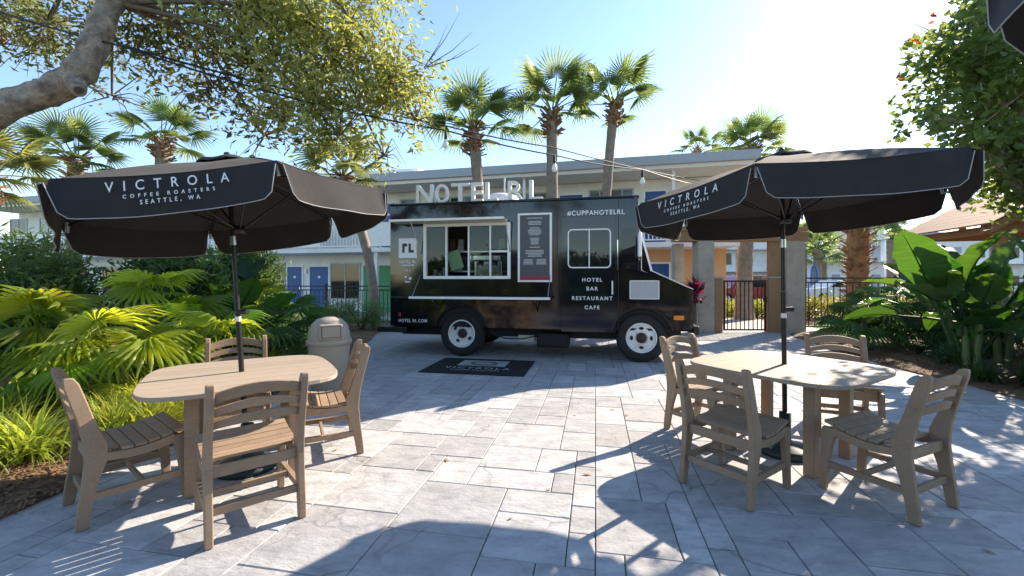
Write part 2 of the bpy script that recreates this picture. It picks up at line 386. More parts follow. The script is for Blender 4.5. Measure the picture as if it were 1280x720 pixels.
# fallen leaves on the paving
r = random.Random(9); vs = []; qs = []
for k in range(34):
    x = r.uniform(-2.9, 6); y = r.uniform(2, 9); a = r.uniform(0, 2*PI); L = r.uniform(.02,.04); w = L*.35
    c = Vector((x,y,.006)); d = Vector((math.cos(a), math.sin(a), r.uniform(-.05,.15)))*L; p = Vector((-math.sin(a), math.cos(a), .1))*w
    b = len(vs); vs += [tuple(c-d), tuple(c+p), tuple(c+d), tuple(c-p)]; qs.append((b,b+1,b+2,b+3))
tag(link('fallen_leaves', fast_mesh('fallen_leaves', vs, qs, M_boot)), 'small dry brown leaves scattered over the paving', 'leaves', kind='stuff')
# beyond the fence: pale concrete walk, parking lot, verge
o = MB().box((5.6,11.75,-0.2),(9.2,22,-0.006)).build('concrete_walk', M_conc); tag(o, kind='structure')
o = MB().add([(2,22,-0.03),(80,22,-0.03),(80,60,-0.03),(2,60,-0.03)], [(0,1,2,3)]).build('parking_lot', M_asph); tag(o, kind='structure')
o = MB().add([(-30,14.2,-0.018),(6,13.05,-0.018),(6,18.5,-0.018),(-30,30,-0.018)], [(0,1,2,3)]).build('motel_walk', M_conc); tag(o, kind='structure')

# ------------------------------------------------------------ lettering
def text_mesh(s, size, spacing=1.0, extrude=0.001, bold=0.0):
    cu_ = bpy.data.curves.new('lettering', 'FONT'); cu_.body = s; cu_.size = size; cu_.space_character = spacing
    cu_.align_x = 'CENTER'; cu_.align_y = 'CENTER'; cu_.extrude = extrude; cu_.offset = bold; cu_.resolution_u = 4
    ob = bpy.data.objects.new('lettering', cu_); COL.objects.link(ob)
    dg = bpy.context.evaluated_depsgraph_get(); me = bpy.data.meshes.new_from_object(ob.evaluated_get(dg))
    bpy.data.objects.remove(ob); bpy.data.curves.remove(cu_); me.name = 'lettering'; return me
def text(s, size, origin, xd, up, material, parent, spacing=1.0, extrude=0.001, bold=0.0, sx=1.0, width=None, name='lettering', split=False):
    me = text_mesh(s, size, spacing, extrude, bold)
    xd = Vector(xd).normalized(); up = Vector(up); up = (up - xd*up.dot(xd)).normalized(); n = xd.cross(up)
    if width:
        xs = [v.co.x for v in me.vertices]; sx = width/(max(xs)-min(xs))
    Mx = Matrix.Translation(Vector(origin)) @ Matrix((xd*sx, up, n)).transposed().to_4x4()
    me.transform(Mx); me.materials.clear(); me.materials.append(material)
    if split:                                   # one object per letter
        par = list(range(len(me.vertices)))
        def find(i):
            while par[i] != i: par[i] = par[par[i]]; i = par[i]
            return i
        for e_ in me.edges: par[find(e_.vertices[0])] = find(e_.vertices[1])
        isl = {}
        for p_ in me.polygons: isl.setdefault(find(p_.vertices[0]), []).append(p_)
        for ps in isl.values():
            ids = sorted({v for p_ in ps for v in p_.vertices}); mp_ = {v: i for i, v in enumerate(ids)}
            mb = MB(); mb.add([me.vertices[v].co for v in ids], [[mp_[v] for v in p_.vertices] for p_ in ps]); mb.build('letter', material, parent)
        return None
    return link(name, me, parent)

# ------------------------------------------------------------ food truck (local: x forward, y away from the patio, z up)
TP = Vector((-0.966, 8.16, 0)); TY = R(-11.05)
truck = empty('food_truck', TP, TY, 'glossy black step van food truck with white serving window and roof letters', 'food truck')
def ts(px):   # position along the truck's near side for a photo column
    k = (px-640)/F; return (8.16*k + 0.966)/(0.9815 + 0.1917*k)
def tz(px, py): return CAMZ - (py-HOR)*(8.16 - 0.1917*ts(px))/F
W = 2.2
def arc(cx, cz, r, a0, a1, n): return [(cx + r*math.cos(a0+(a1-a0)*i/n), cz + r*math.sin(a0+(a1-a0)*i/n)) for i in range(n+1)]
WB = 3.287
hx0, hx1, hz0, hz1 = ts(531), ts(637), 1.49, 2.50
ar = 0.53
def arch_pts(c, zb):
    a = math.acos(max(-1, min(1, 0))) ; a = math.asin((zb-0.44)/ar)
    return arc(c, 0.44, ar, PI - a, a, 16)
zb = 0.56
lower = [(-1.435, zb)] + arch_pts(0, zb) + [(2.62, zb-0.08)] + arch_pts(WB, zb) + [(4.10, zb+.04), (4.14, zb+.08), (4.14, 1.245), (4.10, 1.29), (3.446, 1.603), (3.475, hz0), (-1.435, hz0)]
lower = [(-1.435, zb)] + arch_pts(0, zb) + arch_pts(WB, zb) + [(4.10, zb+.04), (4.14, zb+.08), (4.14, 1.245), (4.11, 1.287), (3.68, hz0), (-1.435, hz0)]
def side(y0, y1, hole):
    mb = MB(); mb.prism(lower, y0, y1)
    mb.prism([(-1.435,hz1),(3.218,hz1),(3.23,2.88),(-1.435,2.88)], y0, y1)
    if hole:
        mb.prism([(-1.435,hz0),(hx0,hz0),(hx0,hz1),(-1.435,hz1)], y0, y1)
        mb.prism([(hx1,hz0),(3.68,hz0),(3.446,1.603),(3.215,2.455),(3.218,hz1),(hx1,hz1)], y0, y1)
    else: mb.prism([(-1.435,hz0),(3.68,hz0),(3.446,1.603),(3.215,2.455),(3.218,hz1),(-1.435,hz1)], y0, y1)
    return mb
side(0, 0.05, True).build('side_panel', M_truck, truck)
side(W-0.05, W, False).build('side_panel', M_truck, truck)
rf = MB(); rf.box((-1.46,-0.018,2.882),(3.25,W+0.018,2.935)).build('roof', M_truck, truck, bevel=0.03, seg=3)
MB().box((-1.44,0.052,0.56),(-1.40,W-0.052,2.88)).build('rear_wall', M_truck, truck)
mb = MB(); mb.prism([(3.446,1.603),(3.68,1.492),(4.11,1.287),(4.14,1.245),(4.14,0.64),(4.08,0.64),(4.08,1.22),(3.42,1.55)], 0.052, W-0.052); mb.build('hood', M_truck, truck)
mb = MB(); mb.prism([(3.23,2.88),(3.19,2.88),(3.175,2.46),(3.213,2.46)], 0.052, W-0.052); mb.build('brow_panel', M_truck, truck)
ws = MB(); ws.prism([(3.212,2.45),(3.19,2.45),(3.42,1.61),(3.443,1.61)], 0.10, W-0.10); ws = ws.build('windshield', M_dark, truck)
MB().bar((3.222,0.0,2.47),(3.452,0.0,1.605),0.035,0.03,(0,1,0)).build('pillar_trim', M_white, ws)
MB().bar((3.452,0.0,1.612),(4.135,0.0,1.292),0.012,0.014).build('hood_edge', M_white, truck)
MB().box((4.10,0.25,0.72),(4.165,W-0.25,1.18)).build('grille', M_chrome, truck)
MB().box((4.145,0.02,0.50),(4.24,W-0.02,0.66)).build('front_bumper', M_trim, truck, bevel=0.02)
MB().box((-1.72,0.0,0.43),(-1.1,W,0.54)).build('rear_step', M_trim, truck, bevel=0.015)
ch = MB(); ch.box((-1.35,0.35,0.36),(4.0,W-0.35,0.55)); ch.box((-1.38,0.06,0.56),(4.05,W-0.06,0.60))
ch.box((-0.62,0.06,0.601),(0.62,0.62,1.0)); ch.box((2.70,0.10,0.601),(3.9,0.62,1.0))
ch.tube([(-.2,.3,.43),(-.2,W-.3,.43)],.08); ch.tube([(WB-.1,.3,.40),(WB-.1,W-.3,.40)],.06); ch.build('chassis', M_chas, truck)
ft = MB(); ft.box((1.42,0.1,0.20),(2.02,0.55,0.47)); ft.build('fuel_tank', M_chas, truck, bevel=0.05, seg=3)
MB().tube([(0.55,.12,.47),(0.8,.12,.36),(1.15,.12,.35),(1.45,.12,.42)],.012).build('hose', M_trim, truck)
MB().box((1.05,0.3,0.28),(1.36,0.5,0.40)).build('step_well', M_cream, truck)
# wheel-arch lips
for c in (0, WB):
    mb = MB(); mb.tube([(x, -0.004, z) for x, z in arch_pts(c, zb)], 0.018, 6); mb.build('arch_lip', M_trim, truck)
def wheel(cx, y, flip, rear):
    Mx = Matrix.Translation((cx, y, 0.432)) @ Matrix.Rotation(R(90 if not flip else -90), 4, 'X')
    ty = MB(); ty.lathe([(.262,-.11),(.30,-.135),(.37,-.135),(.412,-.12),(.432,-.075),(.432,.075),(.412,.12),(.37,.135),(.30,.135),(.262,.11),(.262,-.11)], 40, Mx)
    root = ty.build('wheel', M_rubber, truck)
    rim = MB(); d = 0.02 if rear else 0.075
    rim.lathe([(.266,.118),(.252,.128),(.243,.12),(.236,.095),(.20,d+.02),(.14,d+.035),(.095,d+.04),(.09,d+.03),(.0,d+.03)], 40, Mx)
    rim.build('rim', M_rim, root)
    hb = MB(); hb.lathe([(.088,d+.02),(.088,d+.06),(.07,d+.075),(.045,d+.10),(.0,d+.10)], 20, Mx)
    hb.build('hub', M_hub, root)
    for k in range(4):
        a = PI/4 + k*PI/2 + (0.2 if rear else -PI/4)
        o = MB(); M2 = Mx @ Matrix.Translation((.168*math.cos(a), .168*math.sin(a), d+.031)) @ Matrix.Rotation(a, 4, 'Z')
        n = 14; o.add([(.026*math.cos(2*PI*i/n), .042*math.sin(2*PI*i/n), 0.006) for i in range(n)], [tuple(range(n))], M=M2)
        o.build('hand_hole_shade', M_chas, root)  # flat dark disc painted in for the shade inside the opening
    nuts = MB()
    for k in range(8):
        a = k*PI/4; nuts.lathe([(.011,d+.035),(.011,d+.055),(0,d+.055)], 6, Mx @ Matrix.Translation((.112*math.cos(a), .112*math.sin(a), 0)), smooth=False)
    nuts.build('lug_nuts', M_steel, root)
wheel(0, 0.16, False, True); wheel(WB, 0.16, False, False); wheel(0, W-0.16, True, True); wheel(WB, W-0.16, True, False)
# cab door with sliding window
dx0, dx1 = ts(701), ts(770)
door = MB(); door.box((dx0,-0.014,0.52),(dx1,-0.0005,2.60)).build('door', M_truck, truck, bevel=0.008)
door = [c for c in truck.children if c.name.startswith('door')][0]
def rrect(x0, x1, z0, z1, r, n=5):
    p = []
    for (cx, cz, a) in ((x1-r,z1-r,0),(x0+r,z1-r,PI/2),(x0+r,z0+r,PI),(x1-r,z0+r,3*PI/2)):
        p += [(cx+r*math.cos(a+PI/2*i/n), cz+r*math.sin(a+PI/2*i/n)) for i in range(n+1)]
    return p
wx0, wx1, wz0, wz1 = ts(710.5), ts(763), tz(736,334.5), tz(736,287)
pane = MB(); pane.prism(rrect(wx0,wx1,wz0,wz1,.07), -0.019, -0.0145); pane.build('pane', M_dark, door)
fr = MB(); pts = rrect(wx0,wx1,wz0,wz1,.07); fr.tube([(x,-.02,z) for x, z in pts+[pts[0]]], .014, 6, False); fr.bar(((wx0+wx1)/2,-.021,wz0),((wx0+wx1)/2,-.021,wz1),.018,.018,(0,1,0)); fr.build('window_frame', M_white, door)
MB().box((ts(764.5),-.05,tz(765,368)),(ts(766.3),-.012,tz(765,351))).build('handle', M_white, door, bevel=.005)
MB().box((ts(771.5),-.02,tz(772,338)),(ts(772.5),-.001,tz(772,300))).build('grab_rail', M_chrome, truck)
for s, py, sz in (('HOTEL',350,.092),('BAR',361,.092),('RESTAURANT',373,.092),('CAFE',384.5,.092)):
    text(s, sz, (ts(740), -0.0165, tz(740,py)), (1,0,0), (0,0,1), M_print, door, 1.35, bold=.0018)
text('#CUPPAHOTELRL', .118, (ts(744.5), -0.006, tz(745,266)), (1,0,0), (0,0,1), M_print, truck, 1.2, bold=.002, width=1.0)
text('.', .2, (ts(742), -0.002, tz(742,276)), (1,0,0), (0,0,1), M_print, truck)
# cab quarter glass, mirror, plate, marker
q = MB(); q.prism([(ts(777),tz(777,336)),(ts(796),tz(796,337)),(ts(793.5),tz(793,285)),(ts(777),tz(777,285))], -0.006, -0.0005); q = q.build('quarter_window', M_dark, truck)
mi = MB(); mi.box((ts(796),-.30,tz(796,322)),(ts(796)+.05,-.12,tz(796,292))); mi = mi.build('mirror', M_white, truck, bevel=.02)
mm = MB(); mm.tube([(3.27,0,2.2),(3.26,-.2,2.24),(3.26,-.21,1.62),(3.38,-.0,1.58)],.012); mm.build('mirror_arm', M_chrome, mi)
MB().box((ts(787.5),-.012,tz(805,373.5)),(ts(823.5),-.001,tz(805,351))).build('plate', M_grey, truck)
f_ = MB(); pp = [(ts(787.5),tz(805,373.5)),(ts(823.5),tz(805,373.5)),(ts(823.5),tz(805,351)),(ts(787.5),tz(805,351))]
for a, b in zip(pp, pp[1:]+pp[:1]): f_.bar((a[0],-.014,a[1]),(b[0],-.014,b[1]),.014,.014,(0,1,0))
f_.build('plate_frame', M_white, truck)
MB().box((ts(842),-.02,tz(848,400)),(ts(855),-.001,tz(848,394.5))).build('side_marker', M_amber, truck, bevel=.006)
# seams and mouldings
sm = MB()
for px in (697, 773): sm.box((ts(px)-.006,-.004,.57),(ts(px)+.006,-.0005,2.86))
sm.box((-1.43,-.012,1.105),(ts(696),-.0005,1.135)); sm.build('moulding', M_trim, truck)
rv = MB()
for k in range(46):
    for z in (2.80, 2.85):
        rv.cbox((-1.38+k*.1, -.002, z), (.012,.006,.012))
rv.build('rivets', M_trim, truck)['kind'] = 'stuff'
# serving window: frame, mullions, panes, interior, hatch, counter
sw = MB(); t_ = .035
sw.box((hx0-.02,-.03,hz0-.02),(hx0+t_,.06,hz1+.02)); sw.box((hx1-t_,-.03,hz0-.02),(hx1+.02,.06,hz1+.02))
sw.box((hx0+t_,-.03,hz0-.02),(hx1-t_,.06,hz0+t_)); sw.box((hx0+t_,-.03,hz1-t_),(hx1-t_,.06,hz1+.02))
sw = sw.build('serving_window', M_white, truck)
ms = [hx0+t_, ts(558), ts(586), ts(613), hx1-t_]
for x in ms[1:4]: MB().box((x-.014,-.02,hz0+t_),(x+.014,.05,hz1-t_)).build('mullion', M_white, sw)
MB().box((ms[3]+.014,-.018,1.965),(ms[4],.04,2.0)).build('mullion', M_white, sw)
for a, b, yy in ((ms[0],ms[1],.02),(ms[2],ms[3],.02),(ms[3],ms[4],.02)):
    MB().box((a+.014,yy,hz0+t_),(b-.014,yy+.005,hz1-t_)).build('pane', M_glass, sw)
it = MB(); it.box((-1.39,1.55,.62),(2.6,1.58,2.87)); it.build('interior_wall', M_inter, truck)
MB().box((-1.38,.06,1.36),(2.4,.5,1.40)).build('work_top', M_steel, truck)
sh = MB(); sh.box((-.9,1.2,1.62),(1.3,1.54,1.65)); sh.box((-.9,1.2,2.05),(1.3,1.54,2.08)); sh.build('shelf', M_steel, truck)
MB().box((-1.0,.3,2.75),(1.4,1.5,2.80)).build('ceiling_panel', M_cream, truck)
# hatch held level by stays
hz = 2.525
hb = MB(); hb.prism([(-.02,hz),(-.38,hz+.012),(-.38,hz+.04),(-.02,hz+.04)], ts(500)-.03, ts(635), 'x'); hb = hb.build('hatch', M_cream, truck)
MB().box((ts(500)-.035,-.395,hz+.005),(ts(635)+.005,-.38,hz+.045)).build('hatch_edge', M_white, hb)
MB().tube([(ts(527),-.01,1.95),(ts(522),-.33,hz+.008)],.010).build('stay', M_chrome, hb); MB().tube([(ts(638),-.01,1.95),(ts(636),-.33,hz+.008)],.010).build('stay', M_chrome, hb)
ct = MB(); cz = tz(600,371.5)
ct.box((ts(523),-.40,cz-.012),(ts(690),-.02,cz+.018)); ct = ct.build('counter', M_trim, truck)
MB().box((ts(522.5),-.425,cz-.02),(ts(690.5),-.402,cz+.022)).build('counter_edge', M_white, ct)
for px in (549, 672): MB().bar((ts(px),-.38,cz-.02),(ts(px),-.01,cz-.24),.02,.02).build('bracket', M_chrome, ct)
for px in (526, 688): MB().tube([(ts(px),-.40,cz+.02),(ts(px),-.01,cz+.42)],.006,5).build('stay', M_chrome, ct)
# menu board
bx0, bx1, bz0, bz1 = ts(647.5), ts(690), tz(668,352.5), tz(668,266.5)
mbd = MB(); mbd.box((bx0,-.022,bz0),(bx1,-.001,bz1)); mbd = mbd.build('menu_board', M_white, truck)
MB().box((bx0+.04,-.026,bz0+.035),(bx1-.04,-.0222,bz1-.035)).build('slate', M_board, mbd)
MB().box((bx0+.04,-.028,bz0+.035),(bx1-.04,-.0262,bz0+.10)).build('red_band', M_red, mbd)
rr = random.Random(4); tx = MB(); cxm = (bx0+bx1)/2; z = bz1-.085
for blk, (w_, n) in enumerate([(.40,1),(.34,3),(.26,6),(.22,5),(.2,1),(.36,5),(.24,4)]):
    for i in range(n):
        ww = w_*rr.uniform(.6,1)
        if blk == 6:
            for s_ in (-1,1): tx.box((cxm+s_*.12-ww*.4,-.0275,z-.016),(cxm+s_*.12+ww*.4,-.0262,z))
        else: tx.box((cxm-ww/2,-.0275,z-.016),(cxm+ww/2,-.0262,z))
        z -= .026
    z -= .035
tx.build('menu_lines', M_chalk, mbd)
# logo, small print
lx0, lx1, lz0, lz1 = ts(498.5), ts(521), tz(510,322.5), tz(510,298)
lg = MB(); lg.box((lx0,-.004,lz0),(lx1,-.0005,lz1)); lg = lg.build('logo', M_print, truck)
w_ = lx1-lx0; h_ = lz1-lz0
def lb(x0,x1,z0,z1): return MB().box((lx0+x0*w_,-.006,lz0+z0*h_),(lx0+x1*w_,-.0041,lz0+z1*h_))
rl = lb(.20,.33,.27,.74); rl.prism([(lx0+.33*w_,lz0+.58*h_),(lx0+.47*w_,lz0+.58*h_),(lx0+.47*w_,lz0+.74*h_),(lx0+.33*w_,lz0+.74*h_)],-.006,-.0041); rl.build('logo_letter', M_trim, lg)
l2 = lb(.55,.68,.27,.74); l2.box((lx0+.68*w_,-.006,lz0+.27*h_),(lx0+.84*w_,-.0041,lz0+.40*h_)); l2.build('logo_letter', M_trim, lg)
text('HOTEL RL', .075, ((lx0+lx1)/2,-.002,tz(510,327.5)), (1,0,0), (0,0,1), M_print, truck, 1.15, width=.34, bold=.001)
MB().box((lx0+.06,-.002,tz(510,332)),(lx1-.06,-.0005,tz(510,331))).build('logo_rule', M_print, truck)
text('24 h', .06, ((lx0+lx1)/2,-.002,tz(510,338)), (1,0,0), (0,0,1), M_print, truck, 1.1)
ic = MB(); cx_ = (lx0+lx1)/2
ic.box((cx_-.07,-.002,tz(510,347)),(cx_-.02,-.0005,tz(510,345))); ic.build('small_print', M_print, truck); ic = MB(); ic.prism(arc(cx_+.05,tz(510,348),.03,0,2*PI-.01,10),-.002,-.0005); ic.build('small_print', M_print, truck); ic = MB(); ic.box((cx_-.06,-.002,tz(510,353)),(cx_+.05,-.0005,tz(510,351.5)))
ic.build('small_print', M_print, truck)
text('HOTEL RL.COM', .085, (ts(516),-.002,tz(516,401)), (1,0,0), (0,0,1), M_print, truck, 1.2, width=.58, bold=.001)
MB().cbox((ts(500),-.008,tz(500,393)),(.05,.012,.07)).build('reflector', M_red, truck)
# roof letters, each a box letter on the near roof edge, and the air conditioner behind
zr = 2.936
lets = [('N',517,538),('O',540.5,557.5),('T',561,584),('E',586.5,601),('L',604,620),('R',633,653),('L',660,677)]
for s, a, b in lets:
    me = text_mesh(s, .52, 1, .04, .006)
    xs = [v.co.x for v in me.vertices]; ys = [v.co.y for v in me.vertices]
    x0, x1, y0, y1 = min(xs), max(xs), min(ys), max(ys); A, B = ts(a), ts(b); hgt = .375
    me.transform(Matrix.Translation((A, .16, zr)) @ Matrix.Rotation(PI/2,4,'X') @ Matrix.Diagonal(((B-A)/(x1-x0), hgt/(y1-y0), 1, 1)) @ Matrix.Translation((-x0,-y0,0)))
    me.materials.clear(); me.materials.append(M_white); me.name = 'roof_letter'
    link('roof_letter', me, truck)
ac = MB(); ac.box((ts(580),.75,2.936),(ts(640),1.5,3.0)); ac.lathe([(.46,0),(.45,.10),(.38,.20),(.22,.255),(0,.265)], 28, Matrix.Translation((ts(610),1.12,3.0))); ac.build('air_conditioner', M_white, truck)
MB().tube([(ts(607),1.7,2.93),(ts(607),1.7,3.75)],.02).build('vent_pipe', M_white, truck)
# things standing inside the truck window
esp = empty('espresso_machine', truck.matrix_basis @ Vector((.48,.28,1.402)) if False else (TP + Matrix.Rotation(TY,3,'Z') @ Vector((.45,.28,1.4))), TY, 'silver espresso machine on the work top inside the truck', 'coffee machine')
e = MB(); e.box((-.28,-.16,0),(.28,.16,.08)); e.box((-.28,.02,.08),(.28,.16,.42)); e.box((-.30,-.17,.42),(.30,.17,.52)); e.build('body', M_chrome, esp, bevel=.015)
for k in (-.14,.14):
    e = MB(); e.tube([(k,-.06,.42),(k,-.06,.35)],.035,10); e.tube([(k,-.06,.34),(k,-.2,.33)],.012,6); e.build('group_head', M_trim, esp)
Tl = lambda x,y,z: TP + Matrix.Rotation(TY,3,'Z') @ Vector((x,y,z))
for i, (x, h) in enumerate(((-.60,.24),(-.50,.18),(-.40,.28))):
    mb = MB(); mb.lathe([(.028,0),(.042,h),(.045,h),(.045,h+.008),(.0,h+.012)],14)
    tag(mb.build('cup_stack', M_cup, loc=Tl(x,.22,1.401)), 'stack of paper cups at the far end of the truck work top', 'cups', 'paper cup stacks in the truck')
for i, (x, z) in enumerate(((-.62,1.651),(-.45,1.651),(.0,1.651),(-.6,2.081),(-.42,2.081),(-.2,2.081),(.2,2.081),(.5,2.081),(.8,1.651))):
    mb = MB(); mb.prism([(-.07,0),(.07,0),(.065,.2),(.05,.27),(-.05,.27),(-.065,.2)],-.04,.04)
    tag(mb.build('coffee_bag', [M_bag,M_cup,M_trim][i%3], loc=Tl(x,1.33,z), rot=(0,0,TY+.2*(i%3-1)), bevel=.01), ['brown','cream','black'][i%3] + ' coffee bag on the shelves inside the truck', 'bag', ['brown','cream','black'][i%3] + ' coffee bags on the truck shelves')
mb = MB(); mb.box((0,-.004,0),(.26,.004,.36)); tag(mb.build('notice', M_poster, loc=Tl(-.22,.12,1.62), rot=(0,R(-18),TY)), 'tilted green paper notice behind the serving window', 'notice')

# door mat
mc = [GR(521,466), GR(656,471), GR(670,452), GR(555,448)]
c = sum(mc, Vector())/4
mat_root = MB(); mat_root.box((-.84,-.62,.001),(.84,.62,.016)); dm = mat_root.build('door_mat', M_mat_, loc=(c.x, c.y, 0), rot=(0,0,TY), bevel=.006)
tag(dm, 'black rubber mat with grey coffee logo lying before the truck', 'mat')
lo = MB(); lo.box((-.40,-.02,.0165),(.42,.44,.0185)); lo = lo.build('logo_panel', M_grey, dm)
ln = MB(); ln.lathe([(.13,.019),(.19,.019)],28,Matrix.Diagonal((1.3,.8,1,1)) @ Matrix.Translation((0.01,.26,0)),False); ln.box((-.3,.02,.019),(.3,.05,.0195)); ln.build('logo_ring', M_board, lo)
text('VICTROLA', .17, (0,-.20,.0165), (1,0,0), (0,1,0), M_grey, dm, 1.25, .001, width=1.1)
text('COFFEE ROASTERS', .07, (0,-.36,.0165), (1,0,0), (0,1,0), M_grey, dm, 1.2, .001, width=.8)

# ------------------------------------------------------------ chairs (local: y forward, x right)
def strip(pts):
    """closed outline of a bent board from (y, z, width) centre points"""
    a = []; b = []
    for i, (y, z, w) in enumerate(pts):
        y0, z0, _ = pts[max(i-1,0)]; y1, z1, _ = pts[min(i+1,len(pts)-1)]
        d = Vector((y1-y0, z1-z0)).normalized(); n = Vector((-d.y, d.x))
        if i in (0, len(pts)-1) : n = Vector((-1 if d.y > 0 else 1, 0))
        a.append((y+n.x*w/2, z+n.y*w/2)); b.append((y-n.x*w/2, z-n.y*w/2))
    return a + b[::-1]
def seat_z(y):  # contoured seat profile
    t = (y+.21)/.42; return .425 + .035*t - .028*math.sin(PI*min(1,max(0,t)))**1.2
def make_chair():
    c = empty('patio_chair')
    for s in (-1, 1):
        x0, x1 = (s*.235-.02, s*.235+.02)
        mb = MB(); mb.prism(strip([(-.275,0,.055),(-.262,.1,.062),(-.238,.25,.072),(-.212,.38,.10),(-.212,.46,.105),(-.235,.55,.082),(-.262,.65,.072),(-.292,.76,.07),(-.315,.84,.066),(-.328,.875,.05),(-.335,.89,.03)]), x0, x1, 'x')
        mb.build('back_post', M_poly, c, bevel=.006)
        mb = MB(); mb.prism(strip([(.235,0,.048),(.225,.15,.056),(.21,.3,.066),(.195,.40,.085),(.19,.432,.085)]), x0, x1, 'x')
        mb.build('front_leg', M_poly, c, bevel=.006)
        mb = MB(); up = [(y, seat_z(y)-.004) for y in np.linspace(-.17,.16,9)]; lo = [(y, .372 - .02*math.sin(PI*(y+.17)/.33)+.012*(y+.17)/.33) for y in np.linspace(.16,-.17,9)]
        mb.prism(up+lo, x0+.001, x1-.001, 'x'); mb.build('side_rail', M_poly, c)
        mb = MB(); mb.prism([(-.225,.155),(.205,.155),(.205,.195),(-.225,.195)], s*.235-.014, s*.235+.014, 'x'); mb.build('stretcher', M_poly, c)
    n = 6; y0, y1 = -.168, .222; dw = (y1-y0)/n
    for k in range(n):
        a = y0+k*dw+.003; b = y0+(k+1)*dw-.003
        hw = .213 if k == 0 else .252
        mb = MB(); mb.prism([(a,seat_z(a)),(b,seat_z(b)),(b,seat_z(b)+.020),(a,seat_z(a)+.020)], -hw, hw, 'x'); mb.build('seat_slat', M_poly, c, bevel=.003)
    def rail(zlo, zhi, arch, arch2, th=.022):
        mb = MB(); N = 12; vs = []; fs = []
        for i in range(N+1):
            u = -1+2*i/N; x = u*.2155; bow = -.028*(1-u*u)
            for z, ac_ in ((zlo, arch), (zhi, arch2)):
                zz = z + ac_*(1-u*u); y = -.212 - (zz-.46)*.27 + bow
                vs += [(x, y-th/2, zz), (x, y+th/2, zz)]
        for i in range(N):
            a = i*4; b = a+4
            fs += [(a,b,b+2,a+2),(a+1,a+3,b+3,b+1),(a+2,b+2,b+3,a+3),(a,a+1,b+1,b)]
        fs += [(0,2,3,1),(N*4,N*4+1,N*4+3,N*4+2)]
        mb.add(vs, fs); return mb.build('back_slat', M_poly, c, bevel=.003)
    rail(.775,.835,.036,.042); rail(.705,.748,.030,.036); rail(.628,.675,.020,.030)
    MB().box((-.215,-.235,.35),(.215,-.213,.415)).build('rear_rail', M_poly, c, bevel=.003)
    MB().box((-.215,.175,.35),(.215,.197,.425)).build('front_rail', M_poly, c, bevel=.003)
    MB().box((-.215,-.257,.15),(.215,-.235,.195)).build('rear_stretcher', M_poly, c, bevel=.003)
    MB().box((-.221,.0,.158),(.221,.022,.192)).build('cross_stretcher', M_poly, c, bevel=.003)
    return c
CH = [((-1.645,2.70),131,'taupe slatted chair at the sunlit table, its back turned to the open patio'),
      ((-1.62,3.70),207,'taupe slatted chair between the sunlit table and the beige litter bin'),
      ((-2.51,2.86),52,'taupe slatted chair at the edge of the mulch bed, turned side-on to strappy grass'),
      ((-2.53,3.98),303,'taupe slatted chair behind the sunlit table, in front of dark green fan palms'),
      ((1.59,3.07),35,'taupe slatted chair in shade with its back to the open patio, at the dappled table'),
      ((2.49,2.91),115,'taupe slatted chair at the dappled table with leaf-speckled sun on its seat and arched back'),
      ((3.17,4.14),245,'taupe slatted chair behind the dappled table, facing it from the fenced planting bed'),
      ((1.86,4.12),303,'taupe slatted chair between the dappled table and the front wheel of the truck')]
proto = make_chair()
for i, (p, a, lab) in enumerate(CH):
    o = proto if i == 0 else copy_tree(proto)
    o.location = (p[0], p[1], 0.002); o.rotation_euler = (0, 0, R(a-90))
    tag(o, lab, 'chair', 'taupe patio chairs')

# ------------------------------------------------------------ tables
def make_table():
    t = empty('patio_table'); A = .62; n = 5.0
    def half(v):  # half length of the rounded top at offset v
        return A*max(0, 1-abs(v/A)**n)**(1/n)*(1 - .035*(v/A)**2)
    N = 8; w = 2*A/N
    for k in range(N):
        v0 = -A+k*w+.0018; v1 = -A+(k+1)*w-.0018; pts = []
        vv = np.linspace(v0, v1, 7)
        if k == 0: vv = np.r_[-A+.004, -A+.012, -A+.03, -A+.06, vv[3:]]
        if k == N-1: vv = np.r_[vv[:4], A-.06, A-.03, A-.012, A-.004]
        R_ = [(half(v), v) for v in vv]; L_ = [(-half(v), v) for v in vv[::-1]]
        mb = MB(); mb.prism(R_+L_, .712, .742, 'z'); mb.build('top_plank', M_polyt, t, bevel=.004)
    ap = MB()
    for s in (-1,1):
        ap.box((-.40,s*.31-.012,.65),(.40,s*.31+.012,.7112)); ap.box((s*.31-.012,-.296,.65),(s*.31+.012,.296,.7112))
    ap.box((-.296,-.05,.66),(.296,.05,.71)); ap.build('apron', M_poly, t)
    for sx in (-1,1):
        for sy in (-1,1):
            MB().box((sx*.31-.04,sy*.31-.04,0),(sx*.31+.04,sy*.31+.04,.711)).build('leg', M_poly, t, bevel=.006)
    return t
tb = make_table()
for i, (p, a, lab) in enumerate((((-2.06,3.33),33,'taupe plank table in full sun with rounded corners, beside the planting bed'),
                                 ((2.30,3.62),33,'taupe plank table dappled with tree shade, by the banana-leaved plants'))):
    o = tb if i == 0 else copy_tree(tb)
    o.location = (p[0], p[1], 0.002); o.rotation_euler = (0, 0, R(a))
    tag(o, lab, 'table', 'plank patio tables')

